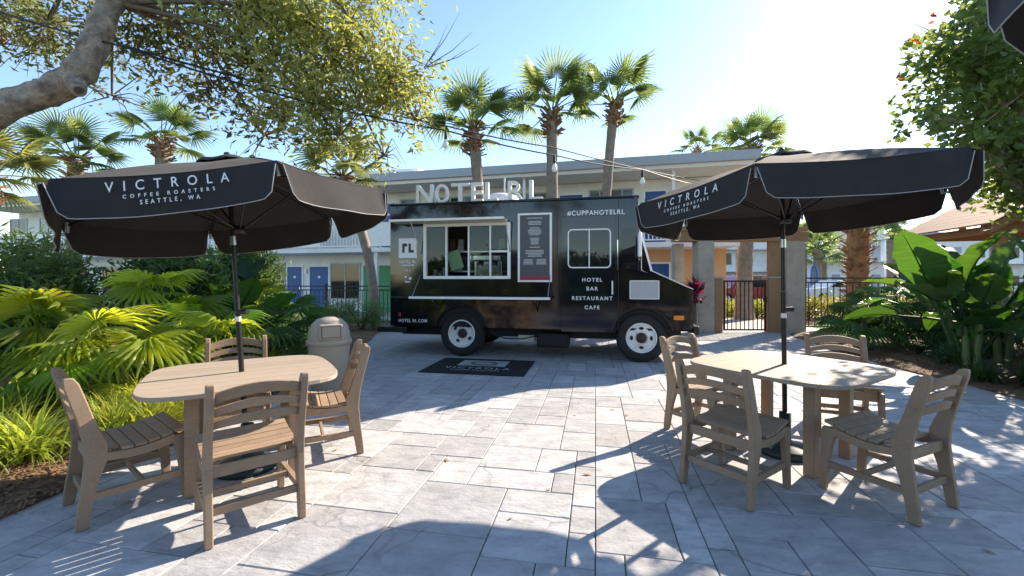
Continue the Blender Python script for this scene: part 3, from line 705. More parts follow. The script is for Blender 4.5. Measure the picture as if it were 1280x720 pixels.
# ------------------------------------------------------------ parasols
def make_umbrella(loc, lab, r, th0, z_edge, z_top, lean, tilt_extra, text_side, seed, drop=.225, pr=.0027):
    rd = random.Random(seed)
    root = empty('patio_umbrella', loc, 0, lab, 'umbrella', 'black hexagonal parasols')
    Ml = Matrix.Rotation(lean[0], 4, 'Y') @ Matrix.Rotation(lean[1], 4, 'X')      # lean of pole
    hub = Ml @ Vector((0,0,z_top))
    Mt = Matrix.Translation(hub) @ Ml @ Matrix.Rotation(tilt_extra[0],4,'Y') @ Matrix.Rotation(tilt_extra[1],4,'X') @ Matrix.Translation((0,0,-z_top))
    b = MB(); b.lathe([(0,0),(.21,0),(.21,.035),(.18,.06),(.06,.085),(.045,.10),(.045,.34),(0,.34)], 28); b.build('base', M_base, root)
    p = MB(); p.tube([(0,0,.1), Ml @ Vector((0,0,1.35))], .019, 14); p.build('pole', M_pole, root)
    p = MB(); p.tube([Ml @ Vector((0,0,1.352)), Ml @ Vector((0,0,z_top+.02))], .0165, 14); p.build('pole', M_pole, root)
    p = MB(); p.tube([Ml @ Vector((0,0,1.72)), Ml @ Vector((0,0,1.79))], .023, 12); p.build('collar', M_steel, root)
    p = MB(); p.tube([Ml @ Vector((0,0,1.13)), Ml @ Vector((0,0,1.17))], .0205, 12); p.build('pole_label', M_print, root)
    kn = MB(); kn.tube([Ml @ Vector((0,0,1.20)), Ml @ Vector((.075,0,1.20))], [.02,.024], 10); kn.build('knob', M_pole, root)
    cs = [Vector((r*math.cos(R(th0+60*k)), r*math.sin(R(th0+60*k)), z_edge)) for k in range(6)]
    top = Vector((0,0,z_top))
    for k in range(6):
        a, c2 = cs[k], cs[(k+1)%6]; N = 8; vs = []; fs = []; idx = {}
        mid = (a+c2)/2
        for i in range(N+1):
            s = .10 + .90*i/N
            for j in range(N+1):
                u = j/N; q = top.lerp(a.lerp(c2, u), s)
                q.z -= .045*math.sin(PI*u)*s*s*(1 if i < N else .55) - .03*math.sin(PI*s)
                q.z += .012*math.sin(9*u+seed+k)*s*(1-s)
                idx[i,j] = len(vs); vs.append(Mt @ q)
        for i in range(N):
            for j in range(N): fs.append((idx[i,j], idx[i+1,j], idx[i+1,j+1], idx[i,j+1]))
        m_ = MB(); m_.add(vs, fs, True); m_.build('canopy_panel', M_canvas, root)
        # hanging valance with rounded lower corners
        L = (c2-a).length; xd = (c2-a)/L; out = Vector((mid.x, mid.y, 0)).normalized(); N = 26; vs = []; fs = []; low = []; h = drop
        for j in range(N+1):
            u = j/N; e = min(u, 1-u)*L; q0 = a.lerp(c2, u); q0.z -= .025*math.sin(PI*u)
            cr = .105; dd = h if e > cr else .03 + (h-.03)*math.sqrt(max(0, 1-(1-e/cr)**2))
            wav = .012*math.sin(u*7+seed*1.7+k*2.1) + .008*math.sin(u*15+k)
            for i in range(4):
                t = i/3; q = q0 + Vector((0,0,-dd*t + (.008 if i == 0 else 0))) + out*(-.003 + (.042 + wav)*t)
                vs.append(Mt @ q)
            low.append(Mt @ (q0 + Vector((0,0,-dd)) + out*(.004+.035+wav)))
        for j in range(N):
            for i in range(3): fs.append((j*4+i, j*4+i+1, (j+1)*4+i+1, (j+1)*4+i))
        m_ = MB(); m_.add(vs, fs, True); va = m_.build('valance', M_canvas, root)
        pp = MB(); pp.tube(low, pr, 5, False); pp.build('piping', M_pipe, va)
        if k == text_side:
            Rm = Mt.to_3x3(); xw = Rm @ xd; up = Rm @ (Vector((0,0,1)) - out*.17); off = .030
            def at(v): return Mt @ (mid + Vector((0,0,-.022-v)) + out*(.012+off*v/h*1.0+.014))
            text('VICTROLA', .082, at(.058), xw, up, M_print, va, 2.3, .0008, .0003, width=L*.54, split=True)
            text('COFFEE ROASTERS', .030, at(.116), xw, up, M_print, va, 2.3, .0008, .0004, width=L*.40)
            text('SEATTLE, WA', .036, at(.155), xw, up, M_print, va, 2.0, .0008, .0005, width=L*.26)
        rb = MB(); rb.tube([Mt @ Vector((a.x*.03,a.y*.03,z_top-.05)), Mt @ (a*.97 + Vector((0,0,z_edge*.03-.03)))], .009, 6); rb.build('rib', M_pole, root)
        sk = MB(); sk.tube([Mt @ Vector((a.x*.03,a.y*.03,z_top-.52)), Mt @ (Vector((a.x*.5,a.y*.5,(z_top+z_edge)/2-.045)))], .008, 6); sk.build('strut', M_pole, root)
        cp = MB(); e0 = a*.975; e0.z = z_edge-.005; cp.tube([Mt @ e0, Mt @ (e0 + Vector((a.x*.01,a.y*.01,-.075)))], .011, 6); cp.build('rib_cap', M_grey, root)
    hb = MB(); hb.lathe([(0,z_top-.07),(.05,z_top-.07),(.05,z_top-.03),(0,z_top-.03)], 14, Mt); hb.build('hub', M_pole, root); hb = MB(); hb.lathe([(.018,z_top-.56),(.045,z_top-.56),(.045,z_top-.50),(.018,z_top-.50)], 14, Mt); hb.build('runner', M_pole, root)
    # vent flap on top and finial
    vs = []; fs = []; n = 24
    for i, (rr_, z) in enumerate(((.01,z_top+.035),(.10,z_top+.02),(.20,z_top-.008),(.225,z_top-.035))):
        for k in range(n):
            a = 2*PI*k/n; w = (.010*math.sin(6*a+seed) if i >= 2 else 0); vs.append(Mt @ Vector((rr_*math.cos(a), rr_*math.sin(a), z+w)))
    for i in range(3):
        for k in range(n): fs.append((i*n+k, (i+1)*n+k, (i+1)*n+(k+1)%n, i*n+(k+1)%n))
    v_ = MB(); v_.add(vs, fs, True); v_.build('vent_flap', M_canvas, root)
    fi = MB(); fi.lathe([(0,z_top+.03),(.018,z_top+.03),(.024,z_top+.055),(.018,z_top+.075),(0,z_top+.08)], 12, Mt); fi.build('finial', M_pole, root)
    return root
# the left parasol leans towards the bed
make_umbrella((-2.04,3.33,.002), 'black parasol leaning over the sunlit table, printed VICTROLA, one valance catching the sun', 1.10, 254, 2.03, 2.36, (R(-3.6), 0), (R(-5.5), R(.3)), 0, 1)
make_umbrella((2.295,3.63,.002), 'black parasol standing level over the dappled table, printed VICTROLA, bluish outer valance', 1.16, 170, 2.165, 2.48, (R(-.6), 0), (R(-1.2), R(-2.4)), 0, 2)
make_umbrella((1.568,-.125,.002), 'dark blue-black parasol corner hanging in front of the broad-leaved tree', 1.16, 118, 2.16, 2.52, (0,0), (0,0), 9, 3, pr=.0015)

# ------------------------------------------------------------ litter bin
bn = empty('litter_bin', (-2.42,5.72,.002), R(28), 'round beige plastic litter bin with domed push-flap lid', 'litter bin'); bn.scale = (.92,.92,1.0)
MB().lathe([(0,0),(.22,0),(.235,.03),(.285,.60),(.285,.62),(.0,.62)],36).build('body', M_bin, bn)
MB().lathe([(.285,.60),(.305,.605),(.31,.64),(.30,.67),(.285,.675)],36).build('rim', M_bin, bn)
MB().lathe([(.288,.672),(.288,.70),(.272,.79),(.235,.87),(.17,.93),(.08,.96),(0,.966)],36).build('lid', M_bin, bn)
fl = MB(); fl.prism([(-.16,.69),(.16,.69),(.15,.88),(-.15,.88)],-.30,-.12); fl = fl.build('hood', M_bin, bn, bevel=.02)
MB().box((-.125,-.306,.715),(.125,-.301,.86)).build('flap', M_board, fl); MB().box((-.115,-.311,.722),(.115,-.307,.853)).build('flap_panel', M_bin, fl)

# ------------------------------------------------------------ leaves and plants
def fan_mesh(name, material, Rr=.55, n=26, spread=R(125), pet=.6, droop=.25, split=.5, fold=.03, seed=0, petr=.012, hang=.35, bend=0.0):
    """fan palm leaf: petiole along +Y, then a fan of joined blades with free drooping tips"""
    r = random.Random(seed); vs = []; fs = []
    hub = Vector((0, pet, 0))
    def P(a, rad, dz):
        q = rad/Rr; yy = rad*math.cos(a)*.95; zz = dz - droop*Rr*q**2.2 - hang*Rr*abs(a/spread)**2*q*.6
        return (hub.x + rad*math.sin(a), hub.y + yy*math.cos(bend) + zz*math.sin(bend), -yy*math.sin(bend) + zz*math.cos(bend))
    for i in range(n):
        a0 = -spread + 2*spread*i/n; a1 = -spread + 2*spread*(i+1)/n; am = (a0+a1)/2 + r.uniform(-.02,.02)
        Ln = Rr*(.72+.28*math.cos(am*.62))*r.uniform(.9,1.06); s = split*Ln; b = len(vs); w = (a1-a0)
        tipd = r.uniform(0,.22)*Rr
        vs += [P(am,.02,0), P(a0,s,-fold*.5), P(am,s,fold), P(a1,s,-fold*.5),
               P(am-w*.26,s+(Ln-s)*.5,-.0), P(am,s+(Ln-s)*.5,fold*.6), P(am+w*.26,s+(Ln-s)*.5,0), P(am,Ln,-tipd)]
        fs += [(b,b+2,b+1),(b,b+3,b+2),(b+1,b+2,b+5,b+4),(b+2,b+3,b+6,b+5),(b+4,b+5,b+7),(b+5,b+6,b+7)]
    mb = MB(); mb.add(vs, fs); mb.tube([(0,0,0),(0,pet*.5,.015),(0,pet+.03,0)],[petr*1.3,petr,petr*.7],5)
    return mb.mesh(name, material)
def paddle_mesh(name, material, L=.9, Wd=.34, pet=.8, seed=0, arch=.35):
    r = random.Random(seed); vs = []; fs = []; N, Mn = 14, 4
    tear = [r.random() < .25 for _ in range(N+1)]
    for i in range(N+1):
        t = i/N; w = Wd/2*(math.sin(PI*min(1,max(0.0,t))**.75)**.62 if 0 < t < 1 else .0) + .004
        y = pet + L*t - arch*L*.25*t*t; z = -arch*L*t*t
        for j in range(-Mn, Mn+1):
            u = j/Mn; e = w*u
            zz = z + abs(u)*w*.38 + .018*math.sin(t*22+u*3+seed)*abs(u) - (.05*r.random() if tear[i] and abs(u) > .6 else 0)
            vs.append((e, y, zz))
    K = 2*Mn+1
    for i in range(N):
        for j in range(2*Mn): fs.append((i*K+j, i*K+j+1, (i+1)*K+j+1, (i+1)*K+j))
    mb = MB(); mb.add(vs, fs, True)
    mid = [(0, pet+L*t-arch*L*.25*t*t, -arch*L*t*t-.006) for t in np.linspace(0,.95,7)]
    mb.tube([(0,0,0),(0,pet*.5,.02)]+mid, [.028,.022]+[.014,.012,.010,.008,.006,.004,.002], 6)
    return mb.mesh(name, material)
def strap_clump(name, material, n, L, w, seed, spread=1.0, up=.9):
    r = random.Random(seed); vs = []; qs = []
    for k in range(n):
        a = r.uniform(0, 2*PI); l = L*r.uniform(.55,1.1); s = r.uniform(.25,1)*spread; bx = r.gauss(0,.05); by = r.gauss(0,.05)
        d = Vector((math.cos(a), math.sin(a), 0)); p = Vector((-d.y, d.x, 0))*w/2*r.uniform(.7,1.2); b = len(vs)
        prev = Vector((bx,by,0)); el = R(90)-s*.55; S = 5
        for i in range(S+1):
            ww = p*(1 if i < 3 else (1-(i-2)/(S-1.9)))
            vs += [tuple(prev-ww), tuple(prev+ww)]
            prev = prev + (d*math.cos(el) + Vector((0,0,math.sin(el))))*l/S; el -= s*.42
        for i in range(S): qs.append((b+i*2, b+i*2+1, b+i*2+3, b+i*2+2))
    return fast_mesh(name, vs, qs, material)
def leaf_cloud(blobs, n, L, w, seed, shell=.35, droop=.3, clump=0, up=0.0, jit=.35):
    """numpy leaf diamonds spread through ellipsoids; returns verts, quads"""
    g = np.random.default_rng(seed); C = []
    vol = np.array([b[3]*b[4]*b[5]*(b[6] if len(b) > 6 else 1) for b in blobs]); pk = g.choice(len(blobs), n, p=vol/vol.sum())
    B = np.array([b[:6] for b in blobs])[pk]
    if clump:
        k = max(1, n//clump); dirs = g.normal(size=(k,3)); dirs /= np.linalg.norm(dirs,axis=1)[:,None]
        rad = g.random(k)**shell; pk2 = g.choice(len(blobs), k, p=vol/vol.sum()); Bk = np.array([b[:6] for b in blobs])[pk2]
        cc = Bk[:,:3] + dirs*rad[:,None]*Bk[:,3:6]; ci = g.integers(0,k,n); size = Bk[ci,3:6].mean(axis=1)
        off = g.normal(size=(n,3))*jit*np.minimum(size,1.0)[:,None]*.35; c = cc[ci]+off
    else:
        dirs = g.normal(size=(n,3)); dirs /= np.linalg.norm(dirs,axis=1)[:,None]; rad = g.random(n)**shell
        c = B[:,:3] + dirs*rad[:,None]*B[:,3:6]
    d = g.normal(size=(n,3)); d[:,2] = d[:,2]*.6 - droop + up; d /= np.linalg.norm(d,axis=1)[:,None]
    q = g.normal(size=(n,3)); p = np.cross(d,q); p /= np.linalg.norm(p,axis=1)[:,None]; nn = np.cross(d,p)
    l = (L*g.uniform(.65,1.25,n))[:,None]; ww = l*(w/L)/2
    v = np.stack([c, c+d*l*.45+p*ww+nn*l*.06, c+d*l-nn*l*.08, c+d*l*.45-p*ww+nn*l*.06], axis=1).reshape(-1,3)
    qd = np.arange(4*n).reshape(n,4); return v, qd
def cloud_obj(name, material, parent, *a, **k):
    v, q = leaf_cloud(*a, **k); return link(name, fast_mesh(name, v, q, material), parent)

# palms
FR = [fan_mesh('frond', M_palm, .78, 26, R(115), .74, .16, .30, .03, s, .016, .45) for s in (1,2,3)]
FRY = [fan_mesh('frond', M_palmy, .76, 26, R(115), .72, .28, .32, .03, s, .016, .6) for s in (4,5)]
def sabal(base, top, lab, r0=.17, n=20, seed=0, fr=FR, size=1.0, group='sabal palms', lowest=-25, boots=True, tm=M_trunk, shag=False):
    rd = random.Random(seed); base = Vector(base); top = Vector(top); root = empty('palm_tree', base, 0, lab, 'palm tree', group)
    h = top - base; pts = []; rads = []; K = 26
    for i in range(K+1):
        t = i/K; p = h*t; bend = Vector((h.x,h.y,0))*(-.25*math.sin(PI*t))
        pts.append(p + bend); rads.append(r0*(1.25-.35*min(1,t*4)**.5)*(1 + .05*(i % 2) + rd.uniform(-.03,.03)))
    MB().tube(pts, rads, 14, jitter=.03, rnd=rd).build('trunk', tm, root)
    if boots:
        bt = MB()
        for k in range(230 if shag else 70):
            t = rd.random(); a = rd.uniform(0,2*PI); z = -(h.z*.95 if shag else 0.75*size)*t; rr_ = r0*rd.uniform(.9,1.15)
            o = Vector((math.cos(a), math.sin(a), 0)); s = h + o*rr_ + Vector((0,0,z+.08)); e = s + o*rd.uniform(.10,.2)*size + Vector((0,0,rd.uniform(.0,.22)*size))
            bt.bar(s - o*.06, e, .06*size, .022)
        bt.build('leaf_boots', M_boot, root)['kind'] = 'stuff'
    for k in range(n):
        a = k*2.39996 + rd.uniform(-.2,.2); el = R(82) - (R(82)-R(lowest))*((k+.5)/n)**1.05 + rd.uniform(-.12,.12)
        o = link('frond', fr[k % len(fr)], root, h + Vector((.06*math.cos(a), .06*math.sin(a), .05)), (el, rd.uniform(-.35,.35), a - PI/2))
        s = size*rd.uniform(.85,1.12); o.scale = (s,s,s)
    return root
sabal((PX(604,350,11.3).x,11.3,-.02), PX(592,163,11.3), 'sabal palm rising behind the roof sign letter E, lowest crown of three', .155, 15, 1, lowest=-22)
sabal((PX(690,350,11.6).x,11.6,-.02), PX(690,140,11.6), 'sabal palm with the shaggiest leaf boots, between two other palms behind the truck', .165, 15, 2, lowest=-12)
sabal((PX(752,350,12.0).x,12.0,-.02), PX(768,132,12.0), 'slender slightly bent sabal palm behind the truck cab with sparse crown', .14, 12, 3, lowest=-8)
sabal((PX(470,350,12.5).x,12.5,-.02), PX(428,222,12.5), 'short curved palm with dark trunk before the blue motel doors', .14, 16, 4, FRY, 1.0)
sabal((PX(92,350,9.6).x,9.6,-.02), PX(95,200,9.6), 'palm behind the leaning parasol, under the bare oak limb', .15, 14, 5, FR, .75)
sabal((PX(205,350,10.2).x,10.2,-.02), PX(203,176,10.2), 'palm behind the leaning parasol with shaggy boots inside the oak foliage', .16, 14, 6, FR, .75)
sabal((PX(-40,350,7.5).x,7.5,-.02), PX(-22,222,7.5), 'pale yellow palm half hidden at the end of the planting bed', .15, 16, 7, FRY, .8)
sabal((PX(-25,350,8.2).x,8.2,-.02), PX(-12,22,8.2), 'tall golden palm above the oak limb', .15, 14, 8, FRY, .9)
sabal((PX(930,350,16.0).x,16.0,-.02), PX(938,186,16.0), 'palm with smooth tan trunk growing beyond the garden gate', .30, 20, 9, FR, 1.05, lowest=-20)
sabal((PX(868,350,21).x,21,-.02), PX(872,187,21), 'small far palm above the motel roof end', .2, 12, 10, FR, .9)
sabal((PX(1072,350,13.2).x,13.2,-.02), PX(1072,262,13.2), 'stout palm with shaggy brown boots behind the iron fence', .30, 16, 11, FR, 1.0, tm=M_boot, shag=True)
for i, (px, py, d, rr_) in enumerate(((1005,318,34,.22),(1030,322,36,.22),(1022,312,33,.3),(1115,300,26,.28),(1000,300,40,.2),(1245,235,24,.25))):
    sabal((PX(px,350,d).x,d,-.02), PX(px,py,d), 'small distant palm across the car park', rr_, 11, 20+i, FR, 1.5, group='distant palms', boots=False)
# unseen palms behind the viewer, added to be mirrored in the truck paint
for i, (x, y, z) in enumerate(((3.2,-4.5,5.2),(-3.5,-6.5,5.6),(6.5,-6,4.8))):
    sabal((x,y,-.02), (x+.2,y,z), 'unseen palm across the patio, added for the truck paint to mirror', .17, 16, 40+i, FR, 1.0, group='unseen palms opposite the truck', boots=False)

# fan palm clumps
FN = [fan_mesh('fan_leaf', M_fan, .50, 18, R(110), .58, .30, .45, .022, s, .008, .4, bd_) for s, bd_ in ((11,.75),(12,1.05),(13,.45))]
FND = [fan_mesh('fan_leaf', M_fand, .50, 18, R(110), .58, .30, .45, .022, s, .008, .4, bd_) for s, bd_ in ((14,.7),(15,1.0),(16,.4))]
def fan_clump(x, y, h, n, lab, ms, seed, size=1.0, group='fan palm clumps', spread=.25, hi=78, lo=-5):
    rd = random.Random(seed); root = empty('fan_palm', (x,y,bed_h(x,y)), 0, lab, 'fan palm', group)
    st_ = MB()
    for k in range(3):
        a = k*2.1; st_.tube([(0,0,-.05),(.06*math.cos(a),.06*math.sin(a),h*.5),(.1*math.cos(a),.1*math.sin(a),h)],[.06,.05,.04],8)
    st_.build('stem', M_trunk, root)
    for k in range(n):
        a = k*2.39996+rd.uniform(-.25,.25); el = R(hi) - R(hi-lo)*((k+.5)/n) + rd.uniform(-.15,.15); s = size*rd.uniform(.8,1.15)
        o = link('fan_leaf', ms[k % len(ms)], root, (rd.uniform(-1,1)*spread*.4, rd.uniform(-1,1)*spread*.4, h*rd.uniform(.55,1.05)), (el, rd.uniform(-.4,.4), a-PI/2)); o.scale = (s,s,s)
    return root
fan_clump(-4.35,4.75,.45,22,'bright yellow-green fan palm arching over the strappy grass beside the sunlit chair',FN,1,.95)
fan_clump(-5.4,4.9,.55,22,'yellow-green fan palm in the outer corner of the planting bed',FN,2,1.05)
fan_clump(-4.9,6.0,.95,18,'tall yellow-green fan palm behind two lower ones, under the parasol',FN,3,.95)
fan_clump(-3.75,5.35,.55,16,'yellow-green fan palm with stray leaves reaching towards the parasol pole',FN,4,.82)
fan_clump(-3.75,6.9,.45,20,'dark green fan palm behind the table, left of the litter bin',FND,5,.9)
fan_clump(-4.85,8.0,.9,16,'tall lime fan palm standing before the motel fence',FN,6,.85)
fan_clump(-5.9,3.9,.35,16,'fan palm with broad green leaves at the very end of the bed',FND,7,1.0)
fan_clump(6.95,8.6,.55,22,'dark fan palm in front of the iron fence, beside the gate post',FND,8,.95)
fan_clump(7.9,8.9,.7,20,'sunlit fan palm in front of the iron fence, beside the banana-leaved plants',FND,9,1.0)
fan_clump(8.3,7.8,.35,14,'low fan palm in the shaded bed behind the banana-leaved plants',FND,10,.8)

# strap-leaved grass border
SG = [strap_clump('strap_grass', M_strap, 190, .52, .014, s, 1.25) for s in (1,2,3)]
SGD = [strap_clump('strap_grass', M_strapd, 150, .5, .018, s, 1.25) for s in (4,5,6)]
rd = random.Random(31); k = 0
for (x0, x1, y0, y1, n, meshes, lab, gname) in (
      (-4.15,-3.32,2.95,3.75,9,SG,'clump of bright strappy grass edging the mulch beside the sunlit chair','strappy grass beside the chair'),
      (-4.9,-3.25,3.75,4.6,11,SG,'clump of bright strappy grass below the yellow fan palms','strappy grass below the fan palms'),
      (-3.55,-3.05,4.9,6.4,6,SG,'clump of bright strappy grass between the table and the litter bin','strappy grass by the litter bin'),
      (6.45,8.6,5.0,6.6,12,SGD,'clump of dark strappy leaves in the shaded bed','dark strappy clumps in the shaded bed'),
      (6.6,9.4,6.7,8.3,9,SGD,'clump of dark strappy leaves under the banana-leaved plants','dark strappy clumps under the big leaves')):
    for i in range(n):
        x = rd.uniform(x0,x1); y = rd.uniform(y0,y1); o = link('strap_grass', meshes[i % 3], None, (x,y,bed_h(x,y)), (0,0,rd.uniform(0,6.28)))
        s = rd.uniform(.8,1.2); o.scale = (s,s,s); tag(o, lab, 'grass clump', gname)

# big paddle-leaved plants
PD = [paddle_mesh('paddle_leaf', M_paddle, L_, W_, P_, s, a_) for L_, W_, P_, s, a_ in ((.85,.50,.75,1,.15),(.75,.44,.55,2,.4),(.95,.46,.9,3,.3),(.62,.40,.4,4,.6))]
def paddle_plant(x, y, lab, n, seed, size=1.0, zb=None, dirs=None):
    rd = random.Random(seed); z = bed_h(x,y) if zb is None else zb; root = empty('paddle_leaf_plant', (x,y,z), 0, lab, 'plant', 'paddle-leaved plants')
    st_ = MB()
    for k in range(4):
        a = k*1.6; st_.tube([(.05*math.cos(a),.05*math.sin(a),-.05),(.09*math.cos(a),.09*math.sin(a),.5*size),(.14*math.cos(a),.14*math.sin(a),.9*size)],[.05,.04,.03],8)
    st_.build('stem', M_stalk, root)
    for k in range(n):
        a = k*2.39996+rd.uniform(-.4,.4); el = R(rd.uniform(45,84)) if k < n*.6 else R(rd.uniform(5,45)); s = size*rd.uniform(.8,1.12)
        o = link('paddle_leaf', PD[k % 4], root, (.1*math.cos(a), .1*math.sin(a), size*rd.uniform(.3,.95)), (el, rd.uniform(-.5,.5), a-PI/2)); o.scale = (s,s,s)
    return root
pp_ = paddle_plant(6.75,6.35,'large plant with one broad sunlit paddle leaf beside the parasol',16,1,1.0)
def lead_leaf(root, px, py, d, px2, py2, mesh, roll, s):
    a = PX(px,py,d) - root.location; b = PX(px2,py2,d-.1) - root.location; dr = (b-a).normalized()
    q = dr.to_track_quat('Y','Z').to_matrix().to_4x4() @ Matrix.Rotation(roll,4,'Y')
    o = link('paddle_leaf', mesh, root, a, q.to_euler()); o.scale = (s,s,s)
lead_leaf(pp_, 1190,430,6.1, 1130,280, PD[0], R(20), 1.15)
lead_leaf(pp_, 1200,420,6.3, 1220,250, PD[1], R(-30), 1.25)
lead_leaf(pp_, 1190,410,6.0, 1175,330, PD[3], R(40), 1.0)
paddle_plant(7.5,6.6,'large dark paddle-leaved plant against the wooden shelter',16,2,1.0)
paddle_plant(7.35,5.75,'large paddle-leaved plant at the outer end of the shaded bed',14,3,.85)
paddle_plant(-4.7,7.2,'paddle-leaved plant with dark leaves in the middle of the bed beneath the leaning parasol',12,4,.85)
paddle_plant(-6.2,4.6,'paddle-leaved plant with broad green leaves at the far end of the bed',10,5,.8)

# bushes
def bush(x, y, rx, ry, rz, n, lab, material, seed, L=.10, w=.035, zb=0, group=None, droop=.0, clump=18, cz=None):
    root = empty('bush', (x,y,zb), 0, lab, 'bush', group); rd = random.Random(seed); st_ = MB()
    for k in range(7):
        a = rd.uniform(0,6.28); st_.tube([(0,0,-.05),(rx*.35*math.cos(a),ry*.35*math.sin(a),rz*.8),(rx*.7*math.cos(a),ry*.7*math.sin(a),rz*1.5)],[.03,.018,.006],5)
    st_.build('branches', M_twig, root)
    c = cloud_obj('foliage', material, root, [(0,0,rz if cz is None else cz,rx,ry,rz)], n, L, w, seed, .4, droop, clump, up=.3); c['kind'] = 'stuff'
    return root
bush(-5.7,7.2,.75,.6,1.05,9000,'dark oleander bush rising to the parasol edge, beside a pale wall',M_bush,1,.17,.036,.08,'oleander bushes')
bush(-5.35,8.6,.75,.6,1.1,9000,'dark oleander bush behind the fan palms, under the leaning parasol',M_bush,2,.17,.036,.08,'oleander bushes')
bush(-7.2,6.4,.9,.7,1.0,9000,'dark oleander bush at the outer end of the bed',M_bush,3,.17,.036,.08,'oleander bushes')
for i, (px, d, rx, rz) in enumerate(((268,9.5,.7,.42),(330,10.0,.8,.40),(365,9.2,.6,.35),(452,12.2,.9,.42),(415,11.6,.7,.4))):
    x = PX(px,350,d).x; bush(x,d,rx,.55,rz,2600,'low clipped green shrub before the black motel fence',M_bush,10+i,.06,.03,.06,'low shrubs by the motel fence')
for i, (x, y, rx, rz) in enumerate(((8.0,5.2,.8,.35),(8.9,6.2,.9,.5),(9.3,7.6,.9,.6),(8.6,8.8,.8,.4),(9.8,9.3,1.0,.6),(10.6,7.0,1.0,.8))):
    bush(x,y,rx,.7,rz,2600,'dark leafy shrub in the shaded bed by the iron fence',M_bush,20+i,.10,.045,.06,'dark shrubs in the shaded bed')
for i, (px, d, rx, rz) in enumerate(((905,17.5,.9,.28),(948,17.2,.9,.30),(925,20,1.4,.25),(1010,16,1.2,.45),(1060,17,1.3,.45),(1120,17,1.4,.5),(1180,17,1.4,.5),(1240,18,1.6,.6))):
    x = PX(px,350,d).x; bush(x,d,rx,.8,rz,2200,'sunny yellow-green shrub seen through the gate bars' if i < 3 else 'sunny yellow-green shrub beyond the iron fence',M_bushy,40+i,.10,.06,-.03,'sunny shrubs beyond the gate' if i < 3 else 'sunny shrubs beyond the fence')
o = MB().add([(GR(902,400).x,14.6,-.012),(GR(990,400).x+1,14.4,-.012),(GR(990,390).x+4,19,-.012),(GR(930,380).x,21,-.012),(7.2,20,-.012)],[(0,1,2,3,4)]).build('verge', M_mulch); tag(o, kind='structure')
hx = random.Random(77)  # unseen shrub row behind the camera, added and sized for the truck's reflections
for i in range(9):
    x = -11+i*2.8; bush(x, -8+hx.uniform(-.8,.8), 2.0, 1.2, hx.uniform(1.15,1.7), 7000, 'unseen bushy green shrub added across the patio for the truck paint to mirror', [M_bush,M_bushy,M_strap][i%3], 60+i, .26,.15,-.03,'unseen shrubs opposite the truck')

# burgundy plant by the gate
cd = empty('burgundy_cordyline', (PX(868,350,11.2).x,11.2,-.005), 0, 'burgundy strap-leaved cordyline beside the gate post', 'plant')
MB().tube([(0,0,0),(.02,0,.6),(0,0,1.15)],[.05,.04,.04],8).build('stem', M_twig, cd)
c_ = strap_clump('foliage', M_cord, 60, .55, .075, 8, .8); link('foliage', c_, cd, (0,0,1.1))
c_ = strap_clump('foliage', M_cord, 40, .45, .07, 9, 1.2); link('foliage', c_, cd, (0,0,.85))

# ------------------------------------------------------------ oak over the bed
oak = empty('oak_tree', (-7.3,3.1,0), 0, 'old oak with a thick pale limb and olive-gold foliage over the patio', 'tree')
OB = Vector((-7.3,3.1,0)); ro = random.Random(12)
limb = [(-7.3,3.1,-.1),(-7.2,3.2,1.2),(-6.9,3.5,2.2),(-6.2,4.0,2.95)] + [tuple(PX(*q)) for q in ((-10,132,4.5),(40,122,4.5),(78,106,4.55),(104,84,4.6),(122,46,4.7),(140,2,4.8))] + [(-4.25,5.0,5.3),(-3.7,5.3,6.1)]
lr = [.28,.24,.20,.165,.145,.13,.14,.135,.12,.11,.09,.06]
def smooth(pts, rad, k=5):
    P_ = [Vector(p) for p in pts]; out = []; rr_ = []
    for i in range(len(P_)-1):
        p0 = P_[max(i-1,0)]; p1 = P_[i]; p2 = P_[i+1]; p3 = P_[min(i+2,len(P_)-1)]
        for j in range(k):
            t = j/k; out.append(.5*((2*p1)+(p2-p0)*t+(2*p0-5*p1+4*p2-p3)*t*t+(3*p1-p0-3*p2+p3)*t**3)); rr_.append(rad[i]*(1-t)+rad[i+1]*t)
    out.append(P_[-1]); rr_.append(rad[-1]); return out, rr_
sp, sr = smooth(limb, lr)
sr = [q*(1+.09*math.sin(i*1.7)+ro.uniform(-.06,.06)) for i, q in enumerate(sr)]
mb = MB(); mb.tube([p-OB for p in sp], sr, 22, jitter=.09, rnd=ro)
kn = PX(97,112,4.42)-OB    # knot where a bough was cut
mb.tube([PX(92,98,4.55)-OB, PX(96,108,4.47)-OB, PX(99,114,4.40)-OB], [.10,.08,.06], 14, jitter=.08, rnd=ro)
mb.tube([PX(60,118,4.5)-OB, PX(10,135,4.42)-OB, PX(-25,158,4.4)-OB],[.09,.115,.12],14, jitter=.06, rnd=ro)
mb.build('trunk', M_bark, oak)
kh = MB(); kh.tube([PX(98,112,4.405)-OB, PX(98.5,113,4.39)-OB],[.042,.036],10); kh.build('knot_hole', M_soil, oak)
bl = []
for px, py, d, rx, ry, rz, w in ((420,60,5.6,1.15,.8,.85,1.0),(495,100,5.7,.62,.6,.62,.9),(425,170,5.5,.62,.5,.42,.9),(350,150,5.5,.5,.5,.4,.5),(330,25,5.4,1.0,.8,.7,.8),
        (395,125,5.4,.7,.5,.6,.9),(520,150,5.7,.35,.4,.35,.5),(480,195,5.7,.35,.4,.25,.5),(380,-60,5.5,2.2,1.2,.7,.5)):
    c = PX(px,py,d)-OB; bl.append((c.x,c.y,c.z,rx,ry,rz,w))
bd = []
